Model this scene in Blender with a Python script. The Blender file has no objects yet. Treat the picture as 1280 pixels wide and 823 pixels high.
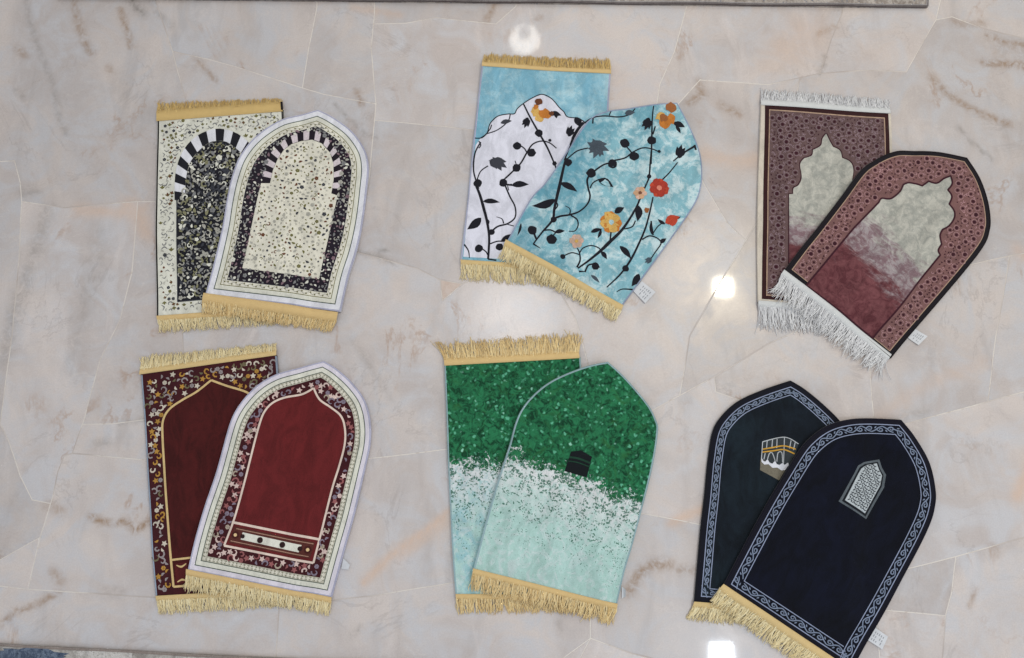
import bpy, math, random
import numpy as np
from mathutils import Vector, Matrix
from mathutils.geometry import delaunay_2d_cdt
R = math.radians
rnd = random.Random(7)

# ------------------------------------------------------------------ camera
sc = bpy.context.scene
CAM_H, TILT, FPX = 1.87, R(10.5), 950.0
cam_d = bpy.data.cameras.new('camera'); cam = bpy.data.objects.new('camera', cam_d)
sc.collection.objects.link(cam); sc.camera = cam
cam.location = (0, 0, CAM_H); cam.rotation_euler = (TILT, 0, 0)
cam_d.sensor_width = 36; cam_d.lens = 36 * FPX / 1280; cam_d.clip_end = 100; cam_d.clip_start = 0.05
sc.render.resolution_x, sc.render.resolution_y = 1024, 658

# ------------------------------------------------------------------ light
sc.view_settings.view_transform = 'Standard'; sc.view_settings.look = 'None'
sc.view_settings.exposure = 0.14; sc.view_settings.gamma = 1.0
w = bpy.data.worlds.new('World'); sc.world = w; w.use_nodes = True
bg = w.node_tree.nodes['Background']
bg.inputs[0].default_value = (0.95, 0.97, 1.0, 1); bg.inputs[1].default_value = 0.55

def floor_pt(x, y, z=0.0):
    """point of the floor that was measured at photo position x, y"""
    dx, dy = (x - 640) / FPX, -(y - 411.5) / FPX
    c, s = math.cos(TILT), math.sin(TILT)
    wy, wz = dy * c + s, dy * s - c
    t = (CAM_H - z) / -wz
    return (dx * t, wy * t)

def lamp(name, x, y, h, shape, size, radiance, col, size_y=None):
    """ceiling lamp at height h whose mirror image in the polished floor is at x, y"""
    px_, py_ = floor_pt(x, y)
    k = h / CAM_H
    L = bpy.data.lights.new(name, 'AREA'); L.shape = shape; L.size = size
    if size_y: L.size_y = size_y
    area = size * (size_y or size) * (math.pi / 4 if shape in ('DISK', 'ELLIPSE') else 1)
    L.energy = radiance * area * math.pi; L.color = col
    o = bpy.data.objects.new(name, L); sc.collection.objects.link(o)
    o.location = (px_ * (1 + k), py_ * (1 + k), h)
    return o
lamp('square_downlight', 904, 359, 3.0, 'SQUARE', 0.105, 480, (1, 0.89, 0.66))
lamp('square_downlight', 902, 819, 3.0, 'SQUARE', 0.13, 230, (0.80, 0.90, 1.0))
for k in range(6):      # a frosted glow that fades out towards its rim
    lamp('diffused_ceiling_light', 640, 392, 3.0 + .004 * k, 'ELLIPSE', 0.24 + .12 * k, 1.9, (0.97, 0.98, 1.0), 0.18 + .10 * k)
win = lamp('daylight_from_doorway', 700, 1150, 2.6, 'RECTANGLE', 3.4, 2.5, (0.66, 0.80, 1.0), 1.2)
win.rotation_euler = (R(-40), 0, 0)
key = lamp('added_key_light', 1500, -150, 3.0, 'SQUARE', 0.6, 16.0, (1.0, 0.94, 0.87))  # added key light for brightness and soft shadows, no fixture seen there

# ------------------------------------------------------------------ helpers: materials
def srgb(r, g, b):
    f = lambda c: (c / 12.92 if c <= 0.04045 else ((c + 0.055) / 1.055) ** 2.4)
    return tuple(f(v / 255) for v in (r, g, b)) + (1,)

class NT:
    def __init__(s, name):
        s.m = bpy.data.materials.new(name); s.m.use_nodes = True
        s.t = s.m.node_tree; s.b = s.t.nodes['Principled BSDF']
    def n(s, typ, **kw):
        nd = s.t.nodes.new(typ)
        for k, v in kw.items():
            if k.startswith('i_'): nd.inputs[k[2:].replace('_', ' ')].default_value = v
            else: setattr(nd, k, v)
        return nd
    def l(s, a, b): s.t.links.new(a, b)
    def set(s, sock, v):
        if hasattr(v, 'links') or isinstance(v, bpy.types.NodeSocket): s.l(v, sock)
        else: sock.default_value = v
    def math(s, op, a, b=0.0, clamp=False):
        nd = s.n('ShaderNodeMath', operation=op); nd.use_clamp = clamp
        s.set(nd.inputs[0], a); s.set(nd.inputs[1], b); return nd.outputs[0]
    def mix(s, f, a, b, bt='MIX'):
        nd = s.n('ShaderNodeMix', data_type='RGBA', blend_type=bt)
        s.set(nd.inputs[0], f); s.set(nd.inputs[6], a); s.set(nd.inputs[7], b); return nd.outputs[2]
    def rng(s, v, a, b, c=0.0, d=1.0, smooth=True):
        nd = s.n('ShaderNodeMapRange', interpolation_type='SMOOTHSTEP' if smooth else 'LINEAR')
        s.set(nd.inputs[0], v)
        for i, q in enumerate((a, b, c, d)): nd.inputs[i + 1].default_value = q
        return nd.outputs[0]
    def obj(s):
        return s.n('ShaderNodeTexCoord').outputs['Object']
    def noise(s, vec, scale, detail=3, rough=0.55, dist=0.0, out=0):
        nd = s.n('ShaderNodeTexNoise'); nd.inputs['Scale'].default_value = scale
        nd.inputs['Detail'].default_value = detail; nd.inputs['Roughness'].default_value = rough
        nd.inputs['Distortion'].default_value = dist; s.l(vec, nd.inputs['Vector']); return nd.outputs[out]
    def vor(s, vec, scale, feature='F1', out='Distance', rand=1.0):
        nd = s.n('ShaderNodeTexVoronoi', feature=feature); nd.inputs['Scale'].default_value = scale
        nd.inputs['Randomness'].default_value = rand
        s.l(vec, nd.inputs['Vector']); return nd.outputs[out]
    def mapping(s, vec, scale=(1, 1, 1), rot=0, loc=(0, 0, 0)):
        nd = s.n('ShaderNodeMapping'); nd.inputs['Scale'].default_value = scale
        nd.inputs['Rotation'].default_value = (0, 0, rot); nd.inputs['Location'].default_value = loc
        s.l(vec, nd.inputs['Vector']); return nd.outputs[0]
    def bump(s, h, strength=0.4, dist=0.001):
        nd = s.n('ShaderNodeBump'); nd.inputs['Strength'].default_value = strength
        nd.inputs['Distance'].default_value = dist; s.l(h, nd.inputs['Height']); s.l(nd.outputs[0], s.b.inputs['Normal'])

def pile_finish(t, col, rough=0.9, sheen=0.15, grain=0.22, brush=0.13):
    """woven pile: fine tufts, brushed mottling"""
    o = t.obj()
    tuft = t.noise(o, 620, 2, 0.7)
    brushed = t.noise(t.mapping(o, (1, .45, 1), .5), 30, 5, 0.66, 0.9)
    v = t.math('ADD', t.rng(tuft, 0.3, 0.7, 1 - grain, 1 + grain), t.rng(brushed, 0.3, 0.7, -brush, brush))
    nd = t.n('ShaderNodeVectorMath', operation='SCALE'); t.set(nd.inputs[0], col if not isinstance(col, tuple) else col[:3]); t.l(v, nd.inputs['Scale'])
    t.l(nd.outputs[0], t.b.inputs['Base Color'])
    t.b.inputs['Roughness'].default_value = rough
    t.b.inputs['Specular IOR Level'].default_value = 0.2
    t.b.inputs['Sheen Weight'].default_value = sheen; t.b.inputs['Sheen Roughness'].default_value = 0.5
    t.bump(t.math('ADD', tuft, t.math('MULTIPLY', brushed, 1.5)), 0.45, 0.0016)
    return t.m
_mc = {}
def dye(name, r, g, b, **kw):
    """plain dyed pile"""
    if name not in _mc: _mc[name] = pile_finish(NT(name), srgb(r, g, b), **kw)
    return _mc[name]

# ------------------------------------------------------------------ helpers: plane geometry
def W(pts): return [floor_pt(*p) for p in pts]
def Z(ox, oy, s, pts): return [(ox + x / s, oy + y / s) for x, y in pts]
U = 0.00199     # metres per photo pixel in mid floor

def catmull(pts, step=0.004, closed=False):
    P = [np.array(p, float) for p in pts]
    if len(P) < 3 and not closed:
        P2 = P
        n = max(1, int(np.linalg.norm(P[1] - P[0]) / step)); return [tuple(P[0] + (P[1] - P[0]) * i / n) for i in range(n + 1)]
    n = len(P); out = []
    rngi = range(n if closed else n - 1)
    for i in rngi:
        if closed: a, b, c, d = P[i - 1], P[i], P[(i + 1) % n], P[(i + 2) % n]
        else: a, b, c, d = P[max(i - 1, 0)], P[i], P[i + 1], P[min(i + 2, n - 1)]
        m = max(1, int(np.linalg.norm(c - b) / step))
        for k in range(m):
            t = k / m
            out.append(tuple(0.5 * ((2 * b) + (c - a) * t + (2 * a - 5 * b + 4 * c - d) * t * t + (3 * b - a - 3 * c + d) * t ** 3)))
    if not closed: out.append(tuple(P[-1]))
    return out

def normals(C):
    C = np.array(C); T = np.gradient(C, axis=0); L = np.linalg.norm(T, axis=1, keepdims=True); L[L == 0] = 1
    T = T / L; return np.stack([-T[:, 1], T[:, 0]], 1)

def seg_x(a, b, c, d):
    r = b - a; s = d - c; den = r[0] * s[1] - r[1] * s[0]
    if abs(den) < 1e-14: return None
    t = ((c - a)[0] * s[1] - (c - a)[1] * s[0]) / den; u = ((c - a)[0] * r[1] - (c - a)[1] * r[0]) / den
    return (t, u)

def join_curves(A, B):
    """trim or extend A's end and B's start where they cross"""
    best = None
    for i in range(len(A) - 2, max(-1, len(A) - 60), -1):
        for j in range(0, min(len(B) - 1, 60)):
            q = seg_x(A[i], A[i + 1], B[j], B[j + 1])
            if q is None: continue
            lo_t = -1e9 if i == 0 else 0; hi_t = 1e9 if i == len(A) - 2 else 1
            lo_u = -1e9 if j == 0 else 0; hi_u = 1e9 if j == len(B) - 2 else 1
            if i == len(A) - 2 and j == 0: lo_u_ = lo_u
            if lo_t - 1e-9 <= q[0] <= hi_t + 1e-9 and lo_u - 1e-9 <= q[1] <= hi_u + 1e-9:
                if abs(q[0]) > 60 or abs(q[1]) > 60: continue
                cost = (len(A) - 2 - i) + j
                if best is None or cost > best[0] * 0 + cost and cost < best[0]: best = (cost, i, j, A[i] + q[0] * (A[i + 1] - A[i]))
    if best is None: return A, B
    _, i, j, P = best
    return np.vstack([A[:i + 1], P[None]]), np.vstack([P[None], B[j + 1:]])

def offset_sides(sides, d):
    """sides: list of curves forming a clockwise loop (seen from above); returns inset loop as list of arrays"""
    S = []
    for c in sides:
        c = np.array(c); S.append(c - normals(c) * d)
    n = len(S)
    for k in range(n):
        a, b = join_curves(S[k], S[(k + 1) % n]); S[k] = a; S[(k + 1) % n] = b
    return S
def loop_of(S):
    L = []
    for c in S: L += [tuple(p) for p in np.array(c)[:-1]]
    return L

def resample(loop, step, closed=True):
    P = np.array(loop, float)
    if closed: P = np.vstack([P, P[:1]])
    out = []
    for i in range(len(P) - 1):
        m = max(1, int(math.ceil(np.linalg.norm(P[i + 1] - P[i]) / step)))
        for k in range(m): out.append(tuple(P[i] + (P[i + 1] - P[i]) * k / m))
    if not closed: out.append(tuple(P[-1]))
    return out

def inside(pts, loop):
    P = np.array(pts, float).reshape(-1, 2); L = np.array(loop, float); r = np.zeros(len(P), bool)
    x, y = P[:, 0], P[:, 1]
    x1, y1 = L[:, 0], L[:, 1]; x2, y2 = np.roll(x1, -1), np.roll(y1, -1)
    for i in range(len(L)):
        if y1[i] == y2[i]: continue
        c = (y1[i] > y) != (y2[i] > y)
        r ^= c & (x < (x2[i] - x1[i]) * (y - y1[i]) / (y2[i] - y1[i]) + x1[i])
    return r
def dist_to(pts, loop, closed=True):
    P = np.array(pts, float).reshape(-1, 2); L = np.array(loop, float)
    A = L if closed else L[:-1]; B = np.roll(L, -1, 0) if closed else L[1:]
    D = np.full(len(P), 1e9)
    for a, b in zip(A, B):
        ab = b - a; q = (ab @ ab) or 1e-12
        t = np.clip(((P - a) @ ab) / q, 0, 1)
        D = np.minimum(D, np.hypot(*(P - a - t[:, None] * ab).T))
    return D

def fill(loop, hole=None, grid=0.009, step=0.009):
    """triangles filling a loop (minus a hole): returns verts2d, tris"""
    L = resample(loop, step); H = resample(hole, step) if hole else []
    pts = L + H
    n = len(L); edges = [(i, (i + 1) % n) for i in range(n)]
    if H: edges += [(n + i, n + (i + 1) % len(H)) for i in range(len(H))]
    if grid:
        A = np.array(L); lo, hi = A.min(0), A.max(0)
        g = []
        j = 0; y = lo[1]
        while y < hi[1]:
            x = lo[0] + (grid / 2 if j % 2 else 0)
            while x < hi[0]: g.append((x, y)); x += grid
            y += grid * 0.87; j += 1
        if g:
            g = np.array(g); ok = inside(g, L)
            if H: ok &= ~inside(g, H)
            g = g[ok]
            if len(g):
                d = dist_to(g, L)
                if H: d = np.minimum(d, dist_to(g, H))
                pts = pts + [tuple(p) for p in g[d > grid * 0.4]]
    res = delaunay_2d_cdt([Vector(p) for p in pts], edges, [], 0, 1e-7)
    V = np.array([tuple(v) for v in res[0]]); F = np.array([f for f in res[2] if len(f) == 3])
    c = V[F].mean(1); ok = inside(c, L)
    if H: ok &= ~inside(c, H)
    F = F[ok]
    a, b, d = V[F[:, 0]], V[F[:, 1]], V[F[:, 2]]
    cr = (b - a)[:, 0] * (d - a)[:, 1] - (b - a)[:, 1] * (d - a)[:, 0]
    F[cr < 0] = F[cr < 0][:, ::-1]
    return V, [tuple(map(int, f)) for f in F]

# small print shapes: each returns (verts, faces) in floor metres
def ngon(loop): return (list(loop), [tuple(range(len(loop)))])
def ribbon(pts, width, taper=(1, 1), step=0.003, smooth=True):
    C = catmull(pts, step) if smooth and len(pts) > 2 else resample(pts, step * 2, False)
    C = np.array(C); N = normals(C); n = len(C)
    if np.isscalar(width): width = [width, width]
    ws = np.interp(np.linspace(0, 1, n), np.linspace(0, 1, len(width)), width) / 2
    a = C + N * ws[:, None]; b = C - N * ws[:, None]
    V = [tuple(p) for p in a] + [tuple(p) for p in b]
    return V, [(i, i + n, i + n + 1, i + 1) for i in range(n - 1)]
def disc(x, y, r, n=10, sq=1.0, a=0.0, wob=0.0):
    L = []
    for i in range(n):
        t = 2 * math.pi * i / n; rr = r * (1 + wob * rnd.uniform(-1, 1))
        u, v = rr * math.cos(t), rr * sq * math.sin(t)
        L.append((x + u * math.cos(a) - v * math.sin(a), y + u * math.sin(a) + v * math.cos(a)))
    return ngon(L)
def leaf(p, q, w, bend=0.0):
    p, q = np.array(p, float), np.array(q, float); d = q - p; n = np.array([-d[1], d[0]])
    ln = np.linalg.norm(d) or 1; n = n / ln
    prof = [(0, 0), (.12, .55), (.3, .95), (.5, 1), (.7, .7), (.88, .28), (1, 0)]
    up = [p + d * t + n * (w / 2 * s + bend * ln * math.sin(math.pi * t)) for t, s in prof]
    dn = [p + d * t + n * (-w / 2 * s + bend * ln * math.sin(math.pi * t)) for t, s in prof[1:-1]]
    return ngon([tuple(v) for v in dn_up(up, dn)])
def dn_up(up, dn): return list(reversed(up)) + dn
def star(x, y, r, n=5, inner=0.45, a=0.0):
    L = []
    for i in range(n * 2):
        t = a + math.pi * i / n; rr = r if i % 2 == 0 else r * inner
        L.append((x + rr * math.cos(t), y + rr * math.sin(t)))
    return ngon(L)
def blossom(x, y, r, n=5, a=0.0):
    out = []
    for i in range(n):
        t = a + 2 * math.pi * i / n
        out.append(disc(x + 0.55 * r * math.cos(t), y + 0.55 * r * math.sin(t), 0.48 * r, 7))
    return out
def curl(x, y, r, a, sgn=1, w=0.0018, turns=0.8):
    pts = []
    for i in range(7):
        t = i / 6; th = a + sgn * t * turns * 2 * math.pi; rr = r * (1 - 0.55 * t)
        pts.append((x + rr * math.cos(th), y + rr * math.sin(th)))
    return ribbon(pts, [w, w * 1.3, w * .5])

# ------------------------------------------------------------------ helpers: objects
C = sc.collection
def link(name, me, mat=None, parent=None):
    o = bpy.data.objects.new(name, me); C.objects.link(o)
    if mat: me.materials.append(mat)
    if parent: o.parent = parent
    return o
def mesh(name, V, F, smooth=True):
    me = bpy.data.meshes.new(name); me.from_pydata([tuple(map(float, v)) for v in V], [], F); me.update()
    if smooth: me.polygons.foreach_set('use_smooth', [True] * len(me.polygons))
    return me

T_RUG = 0.0085
LV = 0.00035
SMALL_PRINT = ('_print', '_flower', '_vine', '_lattice')
class Rug:
    """a mat lying on the floor; all its parts share the frame of an Empty at its lower end"""
    def __init__(s, name, label, cat, group, sides, under=None, ripple=0.0020, seed=0, thick=T_RUG):
        s.sides = [catmull(W(c)) if len(c) > 2 else resample(W(c), 0.004, False) for c in sides]
        s.loop = loop_of([np.array(c) for c in s.sides]); s.under = under; s.ripple = ripple; s.ph = seed * 1.7; s.thick = thick
        bot = np.array(s.sides[-1]); bl, br = bot[-1], bot[0]      # bottom side runs right -> left
        s.L = (bl + br) / 2
        s.a = math.atan2(br[1] - bl[1], br[0] - bl[0])
        r = bpy.data.objects.new(name, None); C.objects.link(r); s.root = r
        r.location = (s.L[0], s.L[1], 0); r.rotation_euler = (0, 0, s.a); r.empty_display_size = .05
        r['label'] = label; r['category'] = cat
        if group: r['group'] = group
    def support(s, P):
        P = np.array(P, float).reshape(-1, 2)
        z = np.zeros(len(P))
        if s.under:
            d = dist_to(P, s.under.loop[::5]); d[inside(P, s.under.loop)] = 0
            t = np.clip(1 - d / 0.06, 0, 1)
            z = (s.under.thick + 0.0025) * (3 * t * t - 2 * t ** 3) + s.under.waves(P)
        return z
    def waves(s, P):
        x, y = P[:, 0] * 17 + s.ph, P[:, 1] * 13 - s.ph
        return s.ripple * (1 + np.sin(x + 1.3 * np.sin(y)) * np.cos(y * 1.2 + s.ph)) * 1.0
    def z(s, P):
        P = np.array(P, float).reshape(-1, 2)
        return s.support(P) + s.waves(P)
    def loc(s, V3):
        V = np.array(V3, float); c, q = math.cos(-s.a), math.sin(-s.a)
        x, y = V[:, 0] - s.L[0], V[:, 1] - s.L[1]
        return np.stack([x * c - y * q, x * q + y * c, V[:, 2]], 1)
    def world(s, u, v):
        c, q = math.cos(s.a), math.sin(s.a)
        return (s.L[0] + u * c - v * q, s.L[1] + u * q + v * c)
    def to_local(s, p):
        c, q = math.cos(-s.a), math.sin(-s.a); x, y = p[0] - s.L[0], p[1] - s.L[1]
        return (x * c - y * q, x * q + y * c)
    def inset(s, px): return offset_sides(s.sides, px * U)
    def add(s, name, shapes, mat, lv, parent=None, kind=None):
        V, F = [], []
        for v, f in shapes:
            b = len(V); V += [tuple(p) for p in v]; F += [tuple(i + b for i in q) for q in f]
        if not V: return None
        P = np.array(V, float); z = s.z(P) + s.thick + lv * LV
        F2 = []
        for q in F:
            a = sum(V[q[i]][0] * V[q[(i + 1) % len(q)]][1] - V[q[(i + 1) % len(q)]][0] * V[q[i]][1] for i in range(len(q)))
            F2.append(q if a > 0 else tuple(reversed(q)))
        o = link(name, mesh(name, s.loc(np.column_stack([P, z])), F2), mat, parent or s.root)
        if name.endswith(SMALL_PRINT): o['kind'] = 'stuff'     # print too fine to pick apart
        return o
    def surface(s, name, loop, mat, lv, hole=None): return s.add(name, [fill(loop, hole)], mat, lv)
    def ring(s, name, a, b, mat, lv):
        return s.surface(name, loop_of(s.inset(a)), mat, lv, loop_of(s.inset(b)))
    def body(s, mat, name='pile'):
        V, F = fill(s.loop)
        n = len(V); P = np.array(V); zt = s.z(P) + s.thick
        # rim walls
        rim = resample(s.loop, 0.009); m = len(rim); RP = np.array(rim); zr = s.z(RP) + s.thick; zb = s.support(RP) + 0.0004
        V3 = np.vstack([np.column_stack([P, zt]), np.column_stack([RP, zr]), np.column_stack([RP, zb])])
        F = list(F) + [(n + i, n + (i + 1) % m, n + m + (i + 1) % m, n + m + i) for i in range(m)]
        return link(name, mesh(name, s.loc(V3), F, False), mat, s.root)
    def binding(s, mat, half=1.6, name='binding', sides=None, lift=0.0):
        """rounded sewn edge running round the mat"""
        S = offset_sides(s.sides, half * 0.7 * U)
        idx = sides if sides is not None else range(len(S))
        curves = []
        if sides is None: curves = [(resample(loop_of(S), 0.006), True)]
        else:
            path = []
            for k in idx: path += [tuple(p) for p in S[k]][:-1] if k != idx[-1] else [tuple(p) for p in S[k]]
            curves = [(resample(path, 0.006, False), False)]
        V, F = [], []
        for c, closed in curves:
            P = np.array(c); m = len(P)
            T = (np.roll(P, -1, 0) - np.roll(P, 1, 0)) if closed else np.gradient(P, axis=0)
            T /= np.maximum(np.linalg.norm(T, axis=1, keepdims=True), 1e-9); N = np.stack([-T[:, 1], T[:, 0]], 1)
            b = len(V); K = 8; zz = s.z(P); sup = s.support(P)
            for i in range(m):
                for k in range(K):
                    th = 2 * math.pi * k / K; o_ = half * U * math.cos(th)
                    h = (s.thick + 0.0012) / 2
                    V.append((P[i][0] + N[i][0] * o_, P[i][1] + N[i][1] * o_, zz[i] + h + h * math.sin(th) + lift))
            for i in range(m if closed else m - 1):
                for k in range(K):
                    a0, a1 = b + i * K + k, b + i * K + (k + 1) % K; j = (i + 1) % m
                    c0, c1 = b + j * K + k, b + j * K + (k + 1) % K
                    F.append((a0, a1, c1, c0))
        return link(name, mesh(name, s.loc(V), F), mat, s.root)
    def fringe(s, p0, p1, t0, t1, mat, header_mat, head=7, n=230, seed=1, wild=0.25, short=0.0, holes=None):
        """p0-p1: seam on the mat, t0-t1: line of the strand tips (photo measures)"""
        rr = random.Random(seed)
        a, b, c, d = [np.array(v) for v in W([p0, p1, t0, t1])]
        out = ((c - a) + (d - b)) / 2; ln = np.linalg.norm(out); out /= ln
        hw = head * U
        # header tape
        m = 60; V, F = [], []
        row = [(-1.2 * U, 0.0), (-1.0 * U, 0.0012), (hw * 0.5, 0.0016), (hw, 0.0008), (hw, -0.003)]
        HP = np.array([a + (b - a) * (i / m) + out * q for i in range(m + 1) for q, _ in row])
        hz = s.support(HP) + s.waves(HP)
        for i, P in enumerate(HP):
            q, dz = row[i % 5]; th = s.thick + 3 * LV if q < 0 else s.thick * (1 - 0.35 * max(0, q) / hw)
            V.append((P[0], P[1], hz[i] + th + dz))
        for i in range(m):
            for k in range(4): F.append((i * 5 + k, (i + 1) * 5 + k, (i + 1) * 5 + k + 1, i * 5 + k + 1))
        fr = link('fringe', mesh('fringe', s.loc(V), F), header_mat, s.root)
        # strands
        V, F, tone = [], [], []
        ph = rr.uniform(0, 6); strands = []; K = 5
        lay = 2
        for k in range(n * lay):
            t = (k % n + rr.uniform(0, 1)) / n
            base = a + (b - a) * t + out * hw * rr.uniform(0.5, 0.98)
            tip = c + (d - c) * t
            clump = 0.5 * math.sin(t * 41 + ph) + 0.5 * math.sin(t * 97 + 2 * ph) + 0.4 * math.sin(t * 23 + 3 * ph)
            side = np.array([-out[1], out[0]])
            L_ = np.linalg.norm(tip - base) * (rr.uniform(0.80 - short, 1.08) + .07 * math.sin(t * 61 + ph) + (rr.random() < .05) * .15)
            dirv = (tip - base) / (np.linalg.norm(tip - base) or 1)
            off = side * L_ * wild * (0.75 * clump + rr.gauss(0, 0.55) * (3 if rr.random() < .06 else 1))
            wd = 0.0012 * rr.uniform(0.6, 1.25); tn = rr.uniform(0, 1)
            ctr = []
            for i in range(K):
                q = i / (K - 1); ctr.append(base + dirv * L_ * q + off * q * q + side * 0.0011 * rr.gauss(0, 1) * (q > 0))
            strands.append((np.array(ctr), side, wd, tn, k, s.thick * rr.uniform(0.35, 0.75), rr.uniform(0, 0.0012)))
        allc = np.vstack([q[0] for q in strands]); asup = s.support(allc) + 0.6 * s.waves(allc)
        for n_, (ctr, side, wd, tn, k, top, jit) in enumerate(strands):
            sup = asup[n_ * K:(n_ + 1) * K]; nb = len(V)
            for i in range(K):
                q = i / (K - 1); z0 = sup[i] + top * (1 - q) ** 1.3 + 0.0009 + (k % lay) * 0.0011 + jit * q
                w_ = wd * (1 - 0.45 * q)
                V += [(*(ctr[i] + side * w_), z0), (*(ctr[i]), z0 + wd * 1.1), (*(ctr[i] - side * w_), z0)]
                tone += [tn] * 3
            for i in range(K - 1):
                j = nb + i * 3; F += [(j, j + 1, j + 4, j + 3), (j + 1, j + 2, j + 5, j + 4), (j + 2, j, j + 3, j + 5)]
        me = mesh('strand', s.loc(V), F)
        at = me.attributes.new('tone', 'FLOAT', 'POINT'); at.data.foreach_set('value', tone)
        st = link('strand', me, mat, fr); st['kind'] = 'stuff'
    def label_tag(s, quad, mat, print_mat=None, curlz=0.004):
        q = W(quad); V, F = [], []
        n = 5
        for i in range(n + 1):
            t = i / n
            for P in (np.array(q[0]) * (1 - t) + np.array(q[3]) * t, np.array(q[1]) * (1 - t) + np.array(q[2]) * t):
                z0 = s.support([P])[0] + 0.0035 + curlz * t * t - 0.002 * t
                V += [(P[0], P[1], z0), (P[0], P[1], z0 - 0.0004)]
        for i in range(n):
            j = i * 4; F += [(j, j + 2, j + 6, j + 4), (j + 1, j + 5, j + 7, j + 3), (j, j + 4, j + 5, j + 1), (j + 2, j + 3, j + 7, j + 6)]
        F += [(0, 1, 3, 2), (n * 4, n * 4 + 2, n * 4 + 3, n * 4 + 1)]
        lab = link('care_label', mesh('care_label', s.loc(V), F, False), mat, s.root)
        if print_mat:
            A = [np.array(v) for v in q]; V, F = [], []
            for r_ in range(5):
                for cseg in range(3):
                    if rnd.random() < .2: continue
                    u0, u1 = .14 + cseg * .26, .14 + cseg * .26 + rnd.uniform(.10, .2); v0 = .25 + r_ * .13; v1 = v0 + .05
                    b = len(V)
                    for u_, v_ in ((u0, v0), (u1, v0), (u1, v1), (u0, v1)):
                        P = (A[0] * (1 - v_) + A[3] * v_) * (1 - u_) + (A[1] * (1 - v_) + A[2] * v_) * u_
                        V.append((P[0], P[1], s.support([P])[0] + 0.0035 + curlz * v_ * v_ - 0.002 * v_ + 0.0004))
                    F.append((b, b + 1, b + 2, b + 3))
            link('label_text', mesh('label_text', s.loc(V), F, False), print_mat, lab)

def along(S, spacing, start=0.0):
    """walk the sides; yields point, tangent angle, arclength"""
    P = np.array(loop_of(S)); P = np.vstack([P, P[:1]])
    d = np.hypot(*np.diff(P, axis=0).T); s = np.concatenate([[0], np.cumsum(d)])
    tot = s[-1]; n = max(1, int(round(tot / spacing))); out = []
    for i in range(n):
        q = (i + start) * tot / n
        x, y = np.interp(q, s, P[:, 0]), np.interp(q, s, P[:, 1])
        x2, y2 = np.interp((q + .002) % tot, s, P[:, 0]), np.interp((q + .002) % tot, s, P[:, 1])
        x1, y1 = np.interp((q - .002) % tot, s, P[:, 0]), np.interp((q - .002) % tot, s, P[:, 1])
        out.append((float(x), float(y), math.atan2(y2 - y1, x2 - x1), q))
    return out
def at(x, y, a, u, v): return (x + u * math.cos(a) - v * math.sin(a), y + u * math.sin(a) + v * math.cos(a))
def scatter(region, mind, hole=None, seed=0, tries=9000):
    rr = random.Random(seed); L = np.array(region); lo, hi = L.min(0), L.max(0)
    c = np.array([(rr.uniform(lo[0], hi[0]), rr.uniform(lo[1], hi[1])) for _ in range(tries)])
    ok = inside(c, region)
    if hole is not None: ok &= ~inside(c, hole)
    c = c[ok]; cell = {}; out = []
    for p in c:
        k = (int(p[0] // mind), int(p[1] // mind)); good = True
        for dx in (-1, 0, 1):
            for dy in (-1, 0, 1):
                for q in cell.get((k[0] + dx, k[1] + dy), []):
                    if (q[0] - p[0]) ** 2 + (q[1] - p[1]) ** 2 < mind * mind: good = False
        if good: cell.setdefault(k, []).append(p); out.append((float(p[0]), float(p[1])))
    return out

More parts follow.
